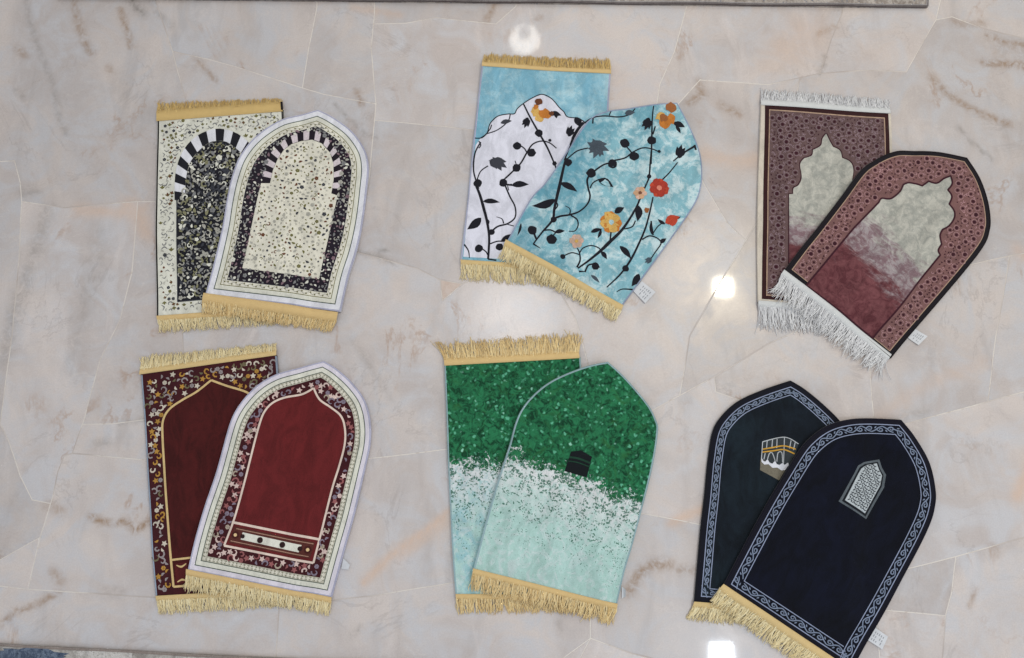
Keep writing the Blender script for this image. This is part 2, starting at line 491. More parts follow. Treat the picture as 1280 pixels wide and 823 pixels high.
# ------------------------------------------------------------------ materials
def m_marble():
    t = NT('polished_marble')
    geo = t.n('ShaderNodeNewGeometry'); pos = geo.outputs['Position']
    oi = t.n('ShaderNodeObjectInfo')
    off = t.n('ShaderNodeVectorMath', operation='SCALE'); comb = t.n('ShaderNodeCombineXYZ')
    t.l(oi.outputs['Random'], comb.inputs[0]); t.l(oi.outputs['Random'], comb.inputs[2]); t.l(comb.outputs[0], off.inputs[0]); off.inputs['Scale'].default_value = 9
    add = t.n('ShaderNodeVectorMath', operation='ADD'); t.l(pos, add.inputs[0]); t.l(off.outputs[0], add.inputs[1]); v = add.outputs[0]
    cloud = t.noise(v, 3.2, 5, 0.55, 0.8); cloud2 = t.noise(v, 9, 5, 0.6, 1.2); fine = t.noise(v, 300, 2, 0.7); mid = t.noise(v, 55, 4, 0.7, .5)
    col = t.mix(t.rng(cloud, .35, .65), srgb(196, 186, 182), srgb(216, 204, 197))
    col = t.mix(t.rng(cloud2, .38, .70), col, srgb(204, 202, 205))
    col = t.mix(t.rng(t.noise(v, 3.5, 4, .6, 1.0), .55, .78, 0, .5), col, srgb(216, 200, 190))
    # thin natural veins
    dg = t.mapping(v, (3.0, .75, 1), .42, (4, 1, 0))          # long soft drifts across the slab
    col = t.mix(t.rng(t.noise(dg, 3.0, 5, .6, .7), .54, .72, 0, .42), col, srgb(176, 167, 163))
    col = t.mix(t.rng(t.noise(t.mapping(v, (2.4, .8, 1), -1.0, (1, 7, 0)), 3.6, 5, .62, .9), .57, .72, 0, .5), col, srgb(224, 214, 210))
    rv = t.math('ABSOLUTE', t.math('SUBTRACT', t.noise(t.mapping(v, (1.3, .8, 1), .5, (9, 2, 0)), 2.2, 6, .64, 1.0), .5))
    col = t.mix(t.math('MULTIPLY', t.math('MULTIPLY', t.rng(rv, .0, .024, .6, 0), t.rng(t.noise(v, 4.5, 3, .6, 0), .54, .66)), t.rng(t.noise(v, 40, 4, .7), .3, .6)), col, srgb(176, 140, 112))
    vm = t.mapping(v, (1, 1, 1), .6)
    vein = t.math('ABSOLUTE', t.math('SUBTRACT', t.noise(vm, 2.6, 6, .62, 1.4), .5))
    vm2 = t.rng(t.noise(v, 4, 2), .48, .62)
    col = t.mix(t.math('MULTIPLY', t.rng(vein, .0, .012, .24, 0), vm2), col, srgb(148, 138, 134))
    vein2 = t.math('ABSOLUTE', t.math('SUBTRACT', t.noise(t.mapping(v, (1, 1.6, 1), -.5, (3, 1, 0)), 4.4, 5, .6, 1.0), .5))
    col = t.mix(t.math('MULTIPLY', t.rng(vein2, .0, .010, .32, 0), t.rng(t.noise(v, 5, 2, .5, 0), .5, .6)), col, srgb(222, 212, 204))
    # minerals laid down in the stone (drawn into the slabs)
    a = t.n('ShaderNodeAttribute', attribute_name='mineral'); sep = t.n('ShaderNodeSeparateColor'); t.l(a.outputs['Color'], sep.inputs[0])
    brk = t.rng(t.noise(pos, 45, 5, .7, 1.0), .3, .66, .15, 1.15)
    col = t.mix(t.math('MULTIPLY', sep.outputs[0], brk, True), col, srgb(160, 128, 98))
    col = t.mix(t.math('MULTIPLY', sep.outputs[1], brk, True), col, srgb(146, 137, 130))
    col = t.mix(t.math('MULTIPLY', sep.outputs[2], t.rng(mid, .2, .8, .6, 1), True), col, srgb(216, 184, 160))
    col = t.mix(t.rng(fine, .25, .75, 0, .20), col, srgb(150, 142, 140))
    col = t.mix(t.rng(mid, .5, .8, 0, .18), col, srgb(226, 218, 212))
    # each slab was cut from its own part of the block
    hsv = t.n('ShaderNodeHueSaturation'); t.l(col, hsv.inputs['Color']); t.l(t.rng(oi.outputs['Random'], 0, 1, .93, 1.05, False), hsv.inputs['Value'])
    hsv.inputs['Saturation'].default_value = .92
    t.l(hsv.outputs[0], t.b.inputs['Base Color'])
    t.l(t.rng(cloud2, .3, .7, .26, .36), t.b.inputs['Roughness'])
    t.b.inputs['Specular IOR Level'].default_value = .45
    t.b.inputs['Coat Weight'].default_value = .32; t.b.inputs['Coat Roughness'].default_value = .05
    t.bump(t.noise(pos, 9, 2), .02, .0015)
    return t.m
def m_plain(name, c, rough=.6, n=120, amt=.12, spec=.4):
    t = NT(name); o = t.obj(); nz = t.noise(o, n, 4, .6)
    lo = tuple(v * (1 - amt) for v in c[:3]) + (1,); hi = tuple(min(1, v * (1 + amt)) for v in c[:3]) + (1,)
    t.l(t.mix(t.rng(nz, .3, .7), lo, hi), t.b.inputs['Base Color']); t.b.inputs['Roughness'].default_value = rough
    t.b.inputs['Specular IOR Level'].default_value = spec; t.bump(nz, .2, .001); return t.m
def m_strand(name, lo, hi):
    t = NT(name); a = t.n('ShaderNodeAttribute', attribute_name='tone')
    nz = t.noise(t.obj(), 900, 2, .6)
    f = t.math('ADD', t.math('MULTIPLY', a.outputs['Fac'], .75), t.math('MULTIPLY', nz, .3), True)
    t.l(t.mix(f, lo, hi), t.b.inputs['Base Color']); t.b.inputs['Roughness'].default_value = .55
    t.b.inputs['Specular IOR Level'].default_value = .35; t.b.inputs['Sheen Weight'].default_value = .2
    return t.m
def m_tape(name, c):
    t = NT(name); o = t.obj()
    wv = t.n('ShaderNodeTexWave', wave_type='BANDS', bands_direction='X'); wv.inputs['Scale'].default_value = 170; wv.inputs['Distortion'].default_value = 2.5
    t.l(o, wv.inputs['Vector']); nz = t.noise(o, 60, 3)
    k = t.mix(t.rng(wv.outputs['Fac'], 0, 1, 0, .22), c, tuple(v * .55 for v in c[:3]) + (1,))
    t.l(t.mix(t.rng(nz, .3, .7, 0, .3), k, tuple(v * .75 for v in c[:3]) + (1,)), t.b.inputs['Base Color'])
    t.b.inputs['Roughness'].default_value = .7; t.bump(wv.outputs['Fac'], .5, .0008); return t.m
MARBLE = m_marble()
def m_grout():
    t = NT('pale_grout'); p = t.n('ShaderNodeNewGeometry').outputs['Position']
    f = t.rng(t.noise(p, 3.1, 3, .6, .4), .36, .56); g = t.noise(p, 60, 3, .6)
    c = t.mix(f, srgb(190, 180, 174), srgb(226, 219, 211)); c = t.mix(t.rng(g, .5, .75, 0, .6), c, srgb(186, 172, 160))
    t.l(c, t.b.inputs['Base Color']); t.b.inputs['Roughness'].default_value = .75; return t.m
GROUT = m_grout()
GOLD = m_strand('gold_thread', srgb(216, 180, 112), srgb(255, 236, 186))
GOLD_D = m_strand('old_gold_thread', srgb(190, 152, 80), srgb(242, 214, 146))
GOLD_P = m_strand('pale_gold_thread', srgb(224, 200, 142), srgb(255, 244, 206))
WHITE_T = m_strand('white_thread', srgb(206, 206, 210), srgb(250, 250, 250))
TAPE = m_tape('gold_tape', srgb(234, 200, 138)); TAPE_O = m_tape('honey_tape', srgb(226, 192, 124)); TAPE_P = m_tape('cream_gold_tape', srgb(232, 202, 142)); TAPE_W = m_tape('white_tape', srgb(226, 228, 228))
LAV = dye('lavender_binding', 176, 176, 198, grain=.1); BLUEGREY = dye('blue_grey_binding', 150, 164, 182, grain=.1)
SAGE = dye('aqua_grey_binding', 150, 176, 182, grain=.1); BLACKB = dye('black_binding', 22, 16, 20)
WHITE = dye('white_pile', 226, 226, 232, grain=.08); CREAM = dye('cream_pile', 222, 221, 208, grain=.1); IVORY = dye('ivory_pile', 226, 222, 206, grain=.1)
INK = dye('ink_pile', 26, 26, 34); DGREY = dye('charcoal_pile', 60, 62, 70); GREY = dye('grey_pile', 128, 128, 128); LGREY = dye('light_grey_pile', 172, 170, 160)
OLIVE = dye('olive_pile', 112, 108, 64); BROWN = dye('brown_pile', 104, 62, 40); DGREEN = dye('bottle_green_pile', 70, 84, 74)
GOLDP = dye('gold_pile', 190, 152, 78); SAND = dye('sand_pile', 226, 196, 146, grain=.1); ROSE = dye('rose_pile', 212, 176, 166)
BURG = dye('burgundy_pile', 100, 31, 33, grain=.18, sheen=.1, brush=.2); BURG_D = dye('deep_burgundy_pile', 70, 20, 20, grain=.2, sheen=.1, brush=.3); BURG_B = dye('plum_pile', 64, 20, 26)
PAPER = m_plain('label_satin', srgb(212, 214, 218), .5, 60, .05); PRINT = m_plain('label_ink', srgb(158, 160, 166), .7)

# ------------------------------------------------------------------ floor slabs
fl_c = [floor_pt(-560, -520), floor_pt(1840, -520), floor_pt(1840, 1330), floor_pt(-560, 1330)]
floor = link('floor', mesh('floor', [(-7, -7, -.0007), (7, -7, -.0007), (7, 7, -.0007), (-7, 7, -.0007)], [(0, 1, 2, 3)], False), GROUT)
floor['kind'] = 'structure'
polys = [[(-560, -520), (1840, -520), (1840, 1330), (-560, 1330)]]
cuts = [
 [(-560, 690), (0, 733), (35, 737), (120, 742), (195, 747), (270, 753), (345, 757), (410, 751), (465, 745), (570, 728), (650, 712), (735, 680), (770, 655), (803, 642), (875, 656), (930, 680), (1020, 712), (1085, 722), (1132, 712), (1195, 696), (1280, 672), (1840, 545)],
 [(-560, 235), (0, 202), (18, 201), (25, 228), (27, 252), (80, 260), (145, 254), (172, 252), (225, 252), (300, 268), (445, 315), (520, 335), (550, 350), (578, 355), (610, 342), (690, 300), (800, 200), (848, 130), (875, 100), (920, 103), (960, 106), (1025, 92), (1080, 88), (1133, 90), (1152, 56), (1170, 25), (1200, -100), (1260, -520)],
 [(550, 351), (553, 376), (578, 356)],
 [(35, 737), (50, 672), (66, 620), (72, 590), (80, 570), (90, 567), (105, 525), (125, 450), (150, 400), (165, 340), (172, 252)],
 [(90, 567), (180, 575), (345, 590), (465, 573), (510, 568), (555, 562), (700, 545), (812, 515), (895, 470), (920, 455), (960, 430), (1040, 395), (1150, 345), (1262, 320), (1840, 215)],
 [(104, 531), (140, 530), (180, 525), (280, 540), (340, 589)],
 [(225, 253), (228, 415), (232, 500), (236, 534)],
 [(650, 325), (700, 365), (720, 400), (735, 455), (745, 535)],
 [(1000, 98), (975, 230), (942, 285), (922, 318), (905, 345), (862, 420), (850, 495)],
 [(845, 150), (880, 230), (910, 280), (932, 301)],
 [(893, 471), (895, 490), (930, 502), (1010, 530), (1132, 530), (1200, 512), (1280, 490), (1840, 340)],
 [(1085, 375), (1088, 470), (1093, 530)],
 [(1262, 321), (1254, 370), (1245, 420), (1235, 502)],
 [(738, 679), (738, 775), (738, 798), (725, 823), (690, 1330)],
 [(738, 799), (708, 820), (640, 880), (600, 1330)],
 [(1085, 722), (1096, 775), (1100, 823), (1110, 1330)],
 [(738, 798), (765, 808), (790, 817), (1000, 870), (1103, 900)],
 [(1195, 696), (1190, 740), (1182, 770), (1178, 823), (1170, 1330)],
 [(1094, 762), (1130, 765), (1182, 770)],
 [(349, 757), (345, 815), (340, 1330)],
 [(-560, 300), (0, 530), (10, 550), (25, 595), (40, 625), (64, 630)],
 [(-120, 723), (0, 700), (50, 672)],
 [(26, 253), (24, 320), (15, 420), (0, 530)],
 [(236, 253), (240, 180), (235, 135), (228, 110), (215, 62), (195, 3), (150, -520)],
 [(216, 64), (260, 74), (300, 85), (378, 110), (386, 60), (396, 10), (410, -520)],
 [(445, 315), (462, 220), (470, 130), (464, 60), (468, 18), (485, -520)],
 [(378, 111), (405, 118), (469, 130)],
 [(466, 30), (508, 29), (545, 22), (620, 30), (645, 8), (700, -520)],
 [(465, 150), (555, 158), (592, 163), (700, 175), (825, 165)],
 [(815, 170), (825, 105), (843, 65), (858, 10), (900, -520)],
 [(1025, 92), (1039, 50), (1053, 15), (1080, -520)],
 [(1170, 25), (1190, 21), (1230, 36), (1280, 48), (1840, 110)],
 [(340, 1000), (-560, 1040)], [(620, 1050), (346, 1020)], [(-560, -150), (170, -260)], [(1840, 880), (1182, 850)], [(1500, 1330), (1480, 860)], [(1480, 450), (1500, 275)], [(1450, 600), (1460, 640), (1440, 435)],
]
def closest(loop, p):
    best = None
    for i in range(len(loop)):
        a, b = np.array(loop[i], float), np.array(loop[(i + 1) % len(loop)], float)
        ab = b - a; t = min(1, max(0, ((np.array(p) - a) @ ab) / ((ab @ ab) or 1))); q = a + t * ab; d = np.hypot(*(q - p))
        if best is None or d < best[0]: best = (d, i, t, tuple(q))
    return best
rc = random.Random(3)
for cut in cuts:
    k = len(cut) // 2; mid = ((cut[k - 1][0] + cut[k][0]) / 2, (cut[k - 1][1] + cut[k][1]) / 2)
    hit = [i for i, p in enumerate(polys) if inside([mid], p)[0]]
    if not hit: continue
    P = polys.pop(hit[0])
    line = [cut[0]]
    for a, b in zip(cut[:-1], cut[1:]):     # a slightly broken, hand cut edge
        L_ = math.hypot(b[0] - a[0], b[1] - a[1]); m = max(1, min(12, int(L_ / 22)))
        for q in range(1, m + 1):
            j = 0 if q == m else .35
            line.append((a[0] + (b[0] - a[0]) * q / m + rc.uniform(-j, j), a[1] + (b[1] - a[1]) * q / m + rc.uniform(-j, j)))
    A = closest(P, cut[0]); B = closest(P, cut[-1]); inner = line[1:-1]
    n = len(P); pA, pB = (A[1], A[2]), (B[1], B[2])
    def walk(s, e):
        out = [s[3]]; i = s[1]
        if (s[1], s[2]) < (e[1], e[2]): rngi = range(s[1] + 1, e[1] + 1)
        else: rngi = list(range(s[1] + 1, n)) + list(range(0, e[1] + 1))
        return out + [P[i] for i in rngi] + [e[3]]
    polys.append(walk(A, B) + inner[::-1]); polys.append(walk(B, A) + inner)
minerals = [  # (points, width px, strength, channel: 0 rust, 1 grey, 2 warm)
 ([(92, 0), (98, 30), (108, 58), (114, 66)], 6, .55, 0), ([(150, 12), (158, 35), (163, 58)], 4.5, .6, 0), ([(22, 60), (31, 70)], 6, .4, 0), ([(135, 84), (139, 90)], 5, .4, 0),
 ([(245, 73), (262, 92), (270, 102)], 4, .5, 0), ([(446, 114), (452, 130)], 4.5, .65, 0), ([(98, 262), (150, 266), (178, 262)], 9, .55, 2), ([(160, 258), (176, 274), (182, 290)], 13, .6, 2),
 ([(112, 646), (128, 652), (142, 655), (156, 650), (168, 664), (190, 650)], 4, .75, 0), ([(72, 741), (48, 755), (20, 765), (0, 782)], 4, .6, 0), ([(62, 632), (75, 640)], 7, .45, 0), ([(66, 716), (76, 726)], 6, .45, 0),
 ([(572, 632), (530, 665), (492, 692), (455, 728)], 5, .85, 2), ([(560, 650), (500, 695)], 8, .5, 2), ([(786, 740), (798, 718), (815, 706), (836, 706)], 7, .65, 0), ([(850, 712), (866, 713)], 6, .5, 0),
 ([(886, 634), (860, 644), (838, 654)], 6, .75, 2), ([(1165, 98), (1185, 118), (1210, 134), (1240, 148), (1262, 156)], 5, .62, 0), ([(1235, 46), (1260, 53), (1290, 58)], 5, .6, 0), ([(1230, 79), (1262, 80), (1290, 84)], 6, .75, 0),
 ([(1192, 26), (1205, 32), (1228, 28)], 6, .4, 0), ([(1043, 34), (1022, 42)], 4, .55, 0), ([(985, 60), (1010, 40)], 34, .42, 2), ([(960, 85), (990, 70)], 22, .25, 2), ([(882, 194), (920, 202), (940, 200)], 12, .6, 2),
 ([(902, 132), (924, 143)], 6, .5, 0), ([(872, 102), (878, 118), (862, 128)], 6, .55, 0), ([(1272, 312), (1290, 330)], 9, .5, 2), ([(1290, 575), (1272, 620)], 9, .7, 2), ([(440, 10), (470, 14), (500, 19)], 6, .5, 2),
 ([(620, 0), (608, 26)], 5, .6, 0), ([(1241, 684), (1244, 692)], 5, .5, 0), ([(1219, 735), (1212, 760)], 3, .5, 0), ([(668, 25), (676, 22)], 5, .4, 0), ([(1026, 92), (1032, 70)], 3, .6, 1),
 ([(30, -20), (38, 30), (55, 78), (68, 110), (74, 150), (84, 168)], 4, .4, 1), ([(165, 0), (172, 12), (180, 18)], 6, .7, 1), ([(196, 15), (215, 32)], 4, .45, 1), ([(20, 112), (30, 124)], 4, .4, 1),
 ([(60, 262), (48, 300), (32, 350), (16, 400), (6, 450)], 10, .38, 1), ([(128, 290), (118, 340), (102, 400), (90, 460)], 14, .22, 1), ([(30, 240), (45, 238)], 8, .4, 1), ([(1198, 160), (1215, 178), (1240, 200)], 3, .5, 1),
 ([(418, 130), (432, 145), (455, 168), (470, 172)], 2.5, .5, 1), ([(446, 315), (470, 320), (492, 330)], 3, .5, 1), ([(472, 316), (484, 312)], 3, .6, 1), ([(735, 340), (738, 350)], 2, .7, 1), ([(120, 555), (135, 552)], 6, .4, 1),
 ([(150, 528), (180, 524)], 3, .4, 1), ([(440, 425), (460, 455), (490, 500)], 4, .22, 1), ([(1085, 560), (1130, 520), (1160, 515)], 6, .3, 1), ([(1250, 60), (1280, 66)], 14, .25, 0), ([(1100, 520), (1160, 480), (1225, 455)], 10, .3, 2),
 ([(700, 790), (700, 760), (696, 778)], 3, .3, 1), ([(440, 795), (452, 785)], 4, .4, 1), ([(130, 740), (150, 738)], 6, .3, 1), ([(560, 60), (640, 20)], 30, .12, 2), ([(1120, 60), (1080, 70)], 30, .10, 2), ([(700, 110), (800, 110)], 40, .18, 2)]
mw = [(W(p), wd * U, min(1, st * (1.35 if ch != 1 else 1.2)), ch) for p, wd, st, ch in minerals]
def slab(P, tan=False):
    vis = inside([(x, y) for x, y in P], [(-40, -40), (1320, -40), (1320, 860), (-40, 860)]).any() or len(P) > 40
    L = W(P)
    A = np.array(L)
    area = sum(L[i][0] * L[(i + 1) % len(L)][1] - L[(i + 1) % len(L)][0] * L[i][1] for i in range(len(L)))
    if area < 0: L = L[::-1]
    L = [p for i, p in enumerate(L) if math.dist(p, L[i - 1]) > .0008]
    def shrink(L, d):
        n = len(L); out = []
        for i in range(n):
            p0, p1, p2 = np.array(L[i - 1]), np.array(L[i]), np.array(L[(i + 1) % n])
            e1 = (p1 - p0) / max(1e-9, np.linalg.norm(p1 - p0)); e2 = (p2 - p1) / max(1e-9, np.linalg.norm(p2 - p1))
            n1 = np.array([-e1[1], e1[0]]); n2 = np.array([-e2[1], e2[0]]); b = n1 + n2; nb = np.linalg.norm(b)
            b = b / nb if nb > .3 else n1
            k = max(.45, b @ n1); out.append(tuple(p1 + b * d / k))
        return out
    L1 = resample(shrink(L, .0013), .011); L2 = shrink(L1, .0006)
    V, F = fill(L2, grid=.011 if vis else .035, step=.02)
    n = len(V); V3 = [(x, y, 0) for x, y in V]; m = len(L2)
    b = len(V3); V3 += [(x, y, 0) for x, y in L2] + [(x, y, -.0004) for x, y in L1] + [(x, y, -.009) for x, y in L1]
    F = list(F)
    for i in range(m):
        j = (i + 1) % m; F += [(b + i, b + m + i, b + m + j, b + j), (b + m + i, b + 2 * m + i, b + 2 * m + j, b + m + j)]
    me = mesh('floor_slab', V3, F, False); me.materials.append(MARBLE)
    XY = np.array(V3)[:, :2]; col = np.zeros((len(XY), 4)); col[:, 3] = 1
    lo, hi = XY.min(0) - .06, XY.max(0) + .06
    for pts, wd, st, ch in mw:
        q = np.array(pts)
        if (q.max(0) < lo).any() or (q.min(0) > hi).any(): continue
        d = dist_to(XY, pts, False)
        col[:, ch] = np.maximum(col[:, ch], st * np.exp(-(d / wd) ** 2))
    if tan: col[:, 0] = .42; col[:, 2] = .5
    at_ = me.color_attributes.new('mineral', 'FLOAT_COLOR', 'POINT'); at_.data.foreach_set('color', col.astype(np.float32).ravel())
    o = bpy.data.objects.new('floor_slab', me); C.objects.link(o); o.parent = floor
for P in polys: slab(P, inside([(560, 360)], P)[0])

# ------------------------------------------------------------------ floor runners at the frame's edges
def m_runner(name, base, b2, fl, scale):
    t = NT(name); o = t.obj()
    n1 = t.noise(o, scale, 4, .6, 1.2); n2 = t.vor(t.mapping(o, (1, 1, 1), .4), scale * 2.4)
    c = t.mix(t.rng(n1, .42, .58), base, b2); c = t.mix(t.rng(n2, .10, .34, .75, 0), c, fl)
    return pile_finish(t, c, grain=.25)
top_mat = Rug('runner_carpet', 'long grey beige runner carpet with a dark bound edge at the top of the floor', 'carpet', None,
  [[(60, -230), (1168, -215)], [(1168, -215), (1158, 11)], [(1158, 11), (900, 9), (640, 5), (300, 2), (70, 0)], [(70, 0), (60, -230)]][0:0] or
  [[(70, -1), (60, -230)], [(60, -230), (1168, -215)], [(1168, -215), (1158, 11)], [(1158, 11), (70, -1)]], thick=.009)
top_mat.body(m_runner('mottled_runner', srgb(146, 136, 128), srgb(178, 170, 162), srgb(92, 102, 122), 44))
top_mat.ring('edge_stripe', 0, 3.0, dye('grey_stripe', 150, 146, 146), 1)
top_mat.binding(dye('taupe_binding', 92, 82, 82), 1.4)
bot_mat = Rug('patterned_carpet', 'patterned carpet corner with navy and cream figures at the lower left', 'carpet', None,
  [[(-320, 1010), (-320, 785)], [(-320, 785), (0, 804), (450, 827), (900, 846)], [(900, 846), (890, 1020)], [(890, 1020), (-320, 1010)]], thick=.009)
bot_mat.body(m_runner('blue_figured_carpet', srgb(148, 142, 136), srgb(176, 172, 166), srgb(120, 116, 112), 26))
bot_mat.binding(dye('brown_grey_binding', 140, 128, 122), 1.8)
def blotch(cx, cy, rx, ry, n=26, seed=0):
    rr = random.Random(seed); return W([(cx + rx * math.cos(2 * math.pi * i / n) * rr.uniform(.72, 1.1), cy + ry * math.sin(2 * math.pi * i / n) * rr.uniform(.72, 1.1)) for i in range(n)])
for q in (blotch(40, 822, 52, 15, 40, 1), blotch(-60, 840, 40, 30, 30, 2)): bot_mat.add('navy_figure', [fill(q)], m_runner('navy_figure', srgb(72, 84, 104), srgb(104, 116, 134), srgb(36, 44, 62), 60), 1)
CRF = m_runner('cream_figure', srgb(184, 180, 174), srgb(196, 192, 188), srgb(160, 156, 150), 50)
for q in ([(98, 812), (168, 814), (164, 850), (100, 850)], [(222, 819), (310, 824), (305, 850), (220, 848)], [(330, 824), (420, 829), (410, 850), (330, 850)]): bot_mat.add('cream_figure', [fill(W(q))], CRF, 1)

# ------------------------------------------------------------------ A: black and cream pair
G1 = 'twelve small prayer mats laid out in pairs'
def px_stroke(pts, w, ztr=None):
    if ztr: w = w * 1.2 if np.isscalar(w) else [q * 1.2 for q in w]
    return ribbon(W(Z(*ztr, pts) if ztr else pts), w * U if np.isscalar(w) else [q * U for q in w])
def arch_blocks(outer, inner, n, keep):
    o = np.array(resample(catmull(W(outer)), .002, False)); i_ = np.array(resample(catmull(W(inner)), .002, False)); out = []
    def pt(c, t):
        d = np.concatenate([[0], np.cumsum(np.hypot(*np.diff(c, axis=0).T))]); q = t * d[-1]
        return (float(np.interp(q, d, c[:, 0])), float(np.interp(q, d, c[:, 1])))
    for k in range(n):
        if k % 2 == keep: out.append(ngon([pt(o, k / n), pt(o, (k + .5) / n), pt(o, (k + 1) / n), pt(i_, (k + 1) / n), pt(i_, (k + .5) / n), pt(i_, k / n)]))
    return out
A1 = Rug('prayer_mat', 'cream rectangular mat with a black leafy arch under the white arch-topped mat', 'prayer mat', G1,
  [[(198, 397), (197, 280), (199, 150)], [(199, 150), (355, 138)], [(355, 138), (361, 260), (366, 385)], [(366, 385), (198, 397)]], seed=1)
A1.body(CREAM)
A1.binding(BLACKB, 1.7, sides=[0]); A1.binding(BLACKB, 1.7, sides=[2])
outer = [(220.5, 252), (220.5, 235), (222, 218), (227, 200), (236, 184), (249, 172), (262, 166), (275, 163.5)]
inner = [(233, 252), (234, 235), (236, 219), (241, 204), (249, 193), (258, 185), (266, 180), (275, 179)]
mir = lambda P, cx, sk=0.03: P + [(2 * cx - x + (y - 163) * sk, y - (cx - x) * .03) for x, y in P[-2::-1]]
outer, inner = mir(outer, 275), mir(inner, 275)
field = W([(223, 252)] + inner[1:-1] + [(329, 250), (333, 370), (224, 378.5)])
A1.surface('arch_field', field, INK, 1)
A1.add('field_outline', [px_stroke([(223, 251), (223.5, 315), (224, 378.5)], 1.1), px_stroke([(224, 378.5), (280, 374), (333, 370)], 1.1)], DGREY, 2)
for stone in arch_blocks(outer, inner, 21, 0): A1.add('arch_stone', [stone], INK, 2)
for stone in arch_blocks(outer, inner, 21, 1): A1.add('arch_stone', [stone], WHITE, 2)
def leafy(region, mind, seed, mats, size, rug, lv, hole=None, extra_curls=0.35, name='leaf_print'):
    rr = random.Random(seed); groups = [[] for _ in mats]
    for x, y in scatter(region, mind, hole, seed):
        k = rr.choices(range(len(mats)), [m[1] for m in mats])[0]; a = rr.uniform(0, 6.28); L_ = size * rr.uniform(.6, 1.3) * U
        r_ = rr.random()
        if r_ < extra_curls: groups[k].append(curl(x, y, L_ * .55, a, rr.choice((-1, 1)), L_ * .22))
        elif r_ < extra_curls + .45: groups[k].append(leaf((x - L_ / 2 * math.cos(a), y - L_ / 2 * math.sin(a)), (x + L_ / 2 * math.cos(a), y + L_ / 2 * math.sin(a)), L_ * .5, .12))
        elif r_ < .93: groups[k].append(disc(x, y, L_ * .27, 7, 1, 0, .2))
        else: groups[k] += blossom(x, y, L_ * .5, 5, a)
    for k, g in enumerate(groups): rug.add(name, g, mats[k][0], lv + k)
inner_f = W([(226, 255)] + [(x, y + 2) for x, y in inner[1:-1]] + [(327, 252), (330, 367), (227, 375)])
leafy(inner_f, 3.7 * U, 5, [(LGREY, 4), (DGREY, 2.5), (dye('sage_pile', 132, 130, 100), 2.5), (CREAM, 1.6), (GREY, 3)], 6.6, A1, 3, extra_curls=.3)
def sprigs(rug, loop, hole, seed):
    rr = random.Random(seed); g = [[], [], [], [], []]
    for x, y in scatter(loop, 4.6 * U, hole, seed, 20000):
        if not inside([(x + 2.4 * U, y), (x - 2.4 * U, y), (x, y + 2.4 * U), (x, y - 2.4 * U)], loop).all(): continue
        a = rug.a + rr.choice((0, 0, 1.57, 3.14)) + rr.uniform(-.4, .4); k = rr.random(); q = U * rr.uniform(.8, 1.3)
        if k < .18:
            g[rr.choice((0, 1))].append(leaf(at(x, y, a, 0, -2 * q), at(x, y, a, 0, 2.6 * q), 2.8 * q)); g[1] += [leaf(at(x, y, a, 0, -1.4 * q), at(x, y, a, s_ * 3 * q, 1.2 * q), 1.3 * q) for s_ in (-1, 1)]
        elif k < .5: g[rr.choice((2, 2, 4))].append(curl(x, y, 2.5 * q, a, rr.choice((-1, 1)), 1.0 * q, .6))
        elif k < .68: g[2].append(ribbon([at(x, y, a, -3.2 * q, 1.3 * q), at(x, y, a, 0, -1.2 * q), at(x, y, a, 3.2 * q, 1.3 * q)], [.4 * q, 1.5 * q, .4 * q]))
        elif k < .80: g[rr.choice((1, 3))] += blossom(x, y, 2.1 * q, 5, a)
        elif k < .92: g[rr.choice((0, 1, 3))].append(disc(x, y, 1.3 * q, 7, 1, 0, .25))
        else: g[4].append(leaf(at(x, y, a, -2 * q, 0), at(x, y, a, 2 * q, 0), 1.6 * q, .2))
    for q, m in zip(g, (BROWN, OLIVE, GREY, DGREY, LGREY)): rug.add('sprig_print', q, m, 1)
hole = W([(219, 380)] + [(x - 3 if x < 275 else x + 3, y - 3) for x, y in outer] + [(337, 374)])

sprigs(A1, loop_of(A1.inset(3.5)), hole, 4)
A1.fringe((198, 153), (355, 141), (197, 130), (353, 124), GOLD_D, TAPE_O, head=14, n=220, seed=2, wild=.24)
A1.add('binding_end', [px_stroke([(354.5, 142), (353.5, 130)], 3)], BLACKB, 5)
A1.fringe((198, 397), (366, 386), (200, 416), (368, 405), GOLD_P, TAPE, head=5, n=210, seed=3)

A2 = Rug('prayer_mat', 'white arch-topped mat with striped black and white arch stones around a speckled cream field', 'prayer mat', G1,
  [[(261, 371), (272.6, 330), (281, 290.5), (287, 256), (295, 222.5), (304, 199), (320.6, 178), (344, 161), (367.5, 150.5), (399, 140.5)],
   [(399, 140.5), (416.7, 149), (440, 166), (456.5, 189), (461.5, 211), (459.5, 238), (453, 285), (446, 318), (436, 350), (427, 391)],
   [(427, 391), (261, 371)]], under=A1, ripple=.0030, seed=2)
A2.body(WHITE); A2.binding(LAV, 1.4)
A2.ring('border_line', 8.2, 9.3, DGREEN, 1); A2.ring('cream_band', 9.3, 14.6, CREAM, 1); A2.ring('border_line', 14.6, 15.5, OLIVE, 1)
A2.ring('vine_band', 15.5, 21.6, IVORY, 1); A2.ring('border_line', 21.6, 22.4, DGREY, 1)
mid_ = A2.inset(18.6); g1, g2 = [], []
for i, (x, y, a, q) in enumerate(along(mid_, 5.2 * U)):
    s_ = 1 if i % 2 else -1
    g1.append(ribbon([at(x, y, a, -2.6 * U, -s_ * 1.6 * U), at(x, y, a, 0, 0), at(x, y, a, 2.6 * U, s_ * 1.6 * U)], .7 * U)); g2.append(disc(*at(x, y, a, 0, s_ * 1.3 * U), 1.0 * U, 6))
A2.add('vine_print', g1, LGREY, 2); A2.add('bud_print', g2, OLIVE, 3)
blk = loop_of(A2.inset(22.4))
A2.surface('black_band', blk, dye('aubergine_pile', 34, 26, 38), 1)
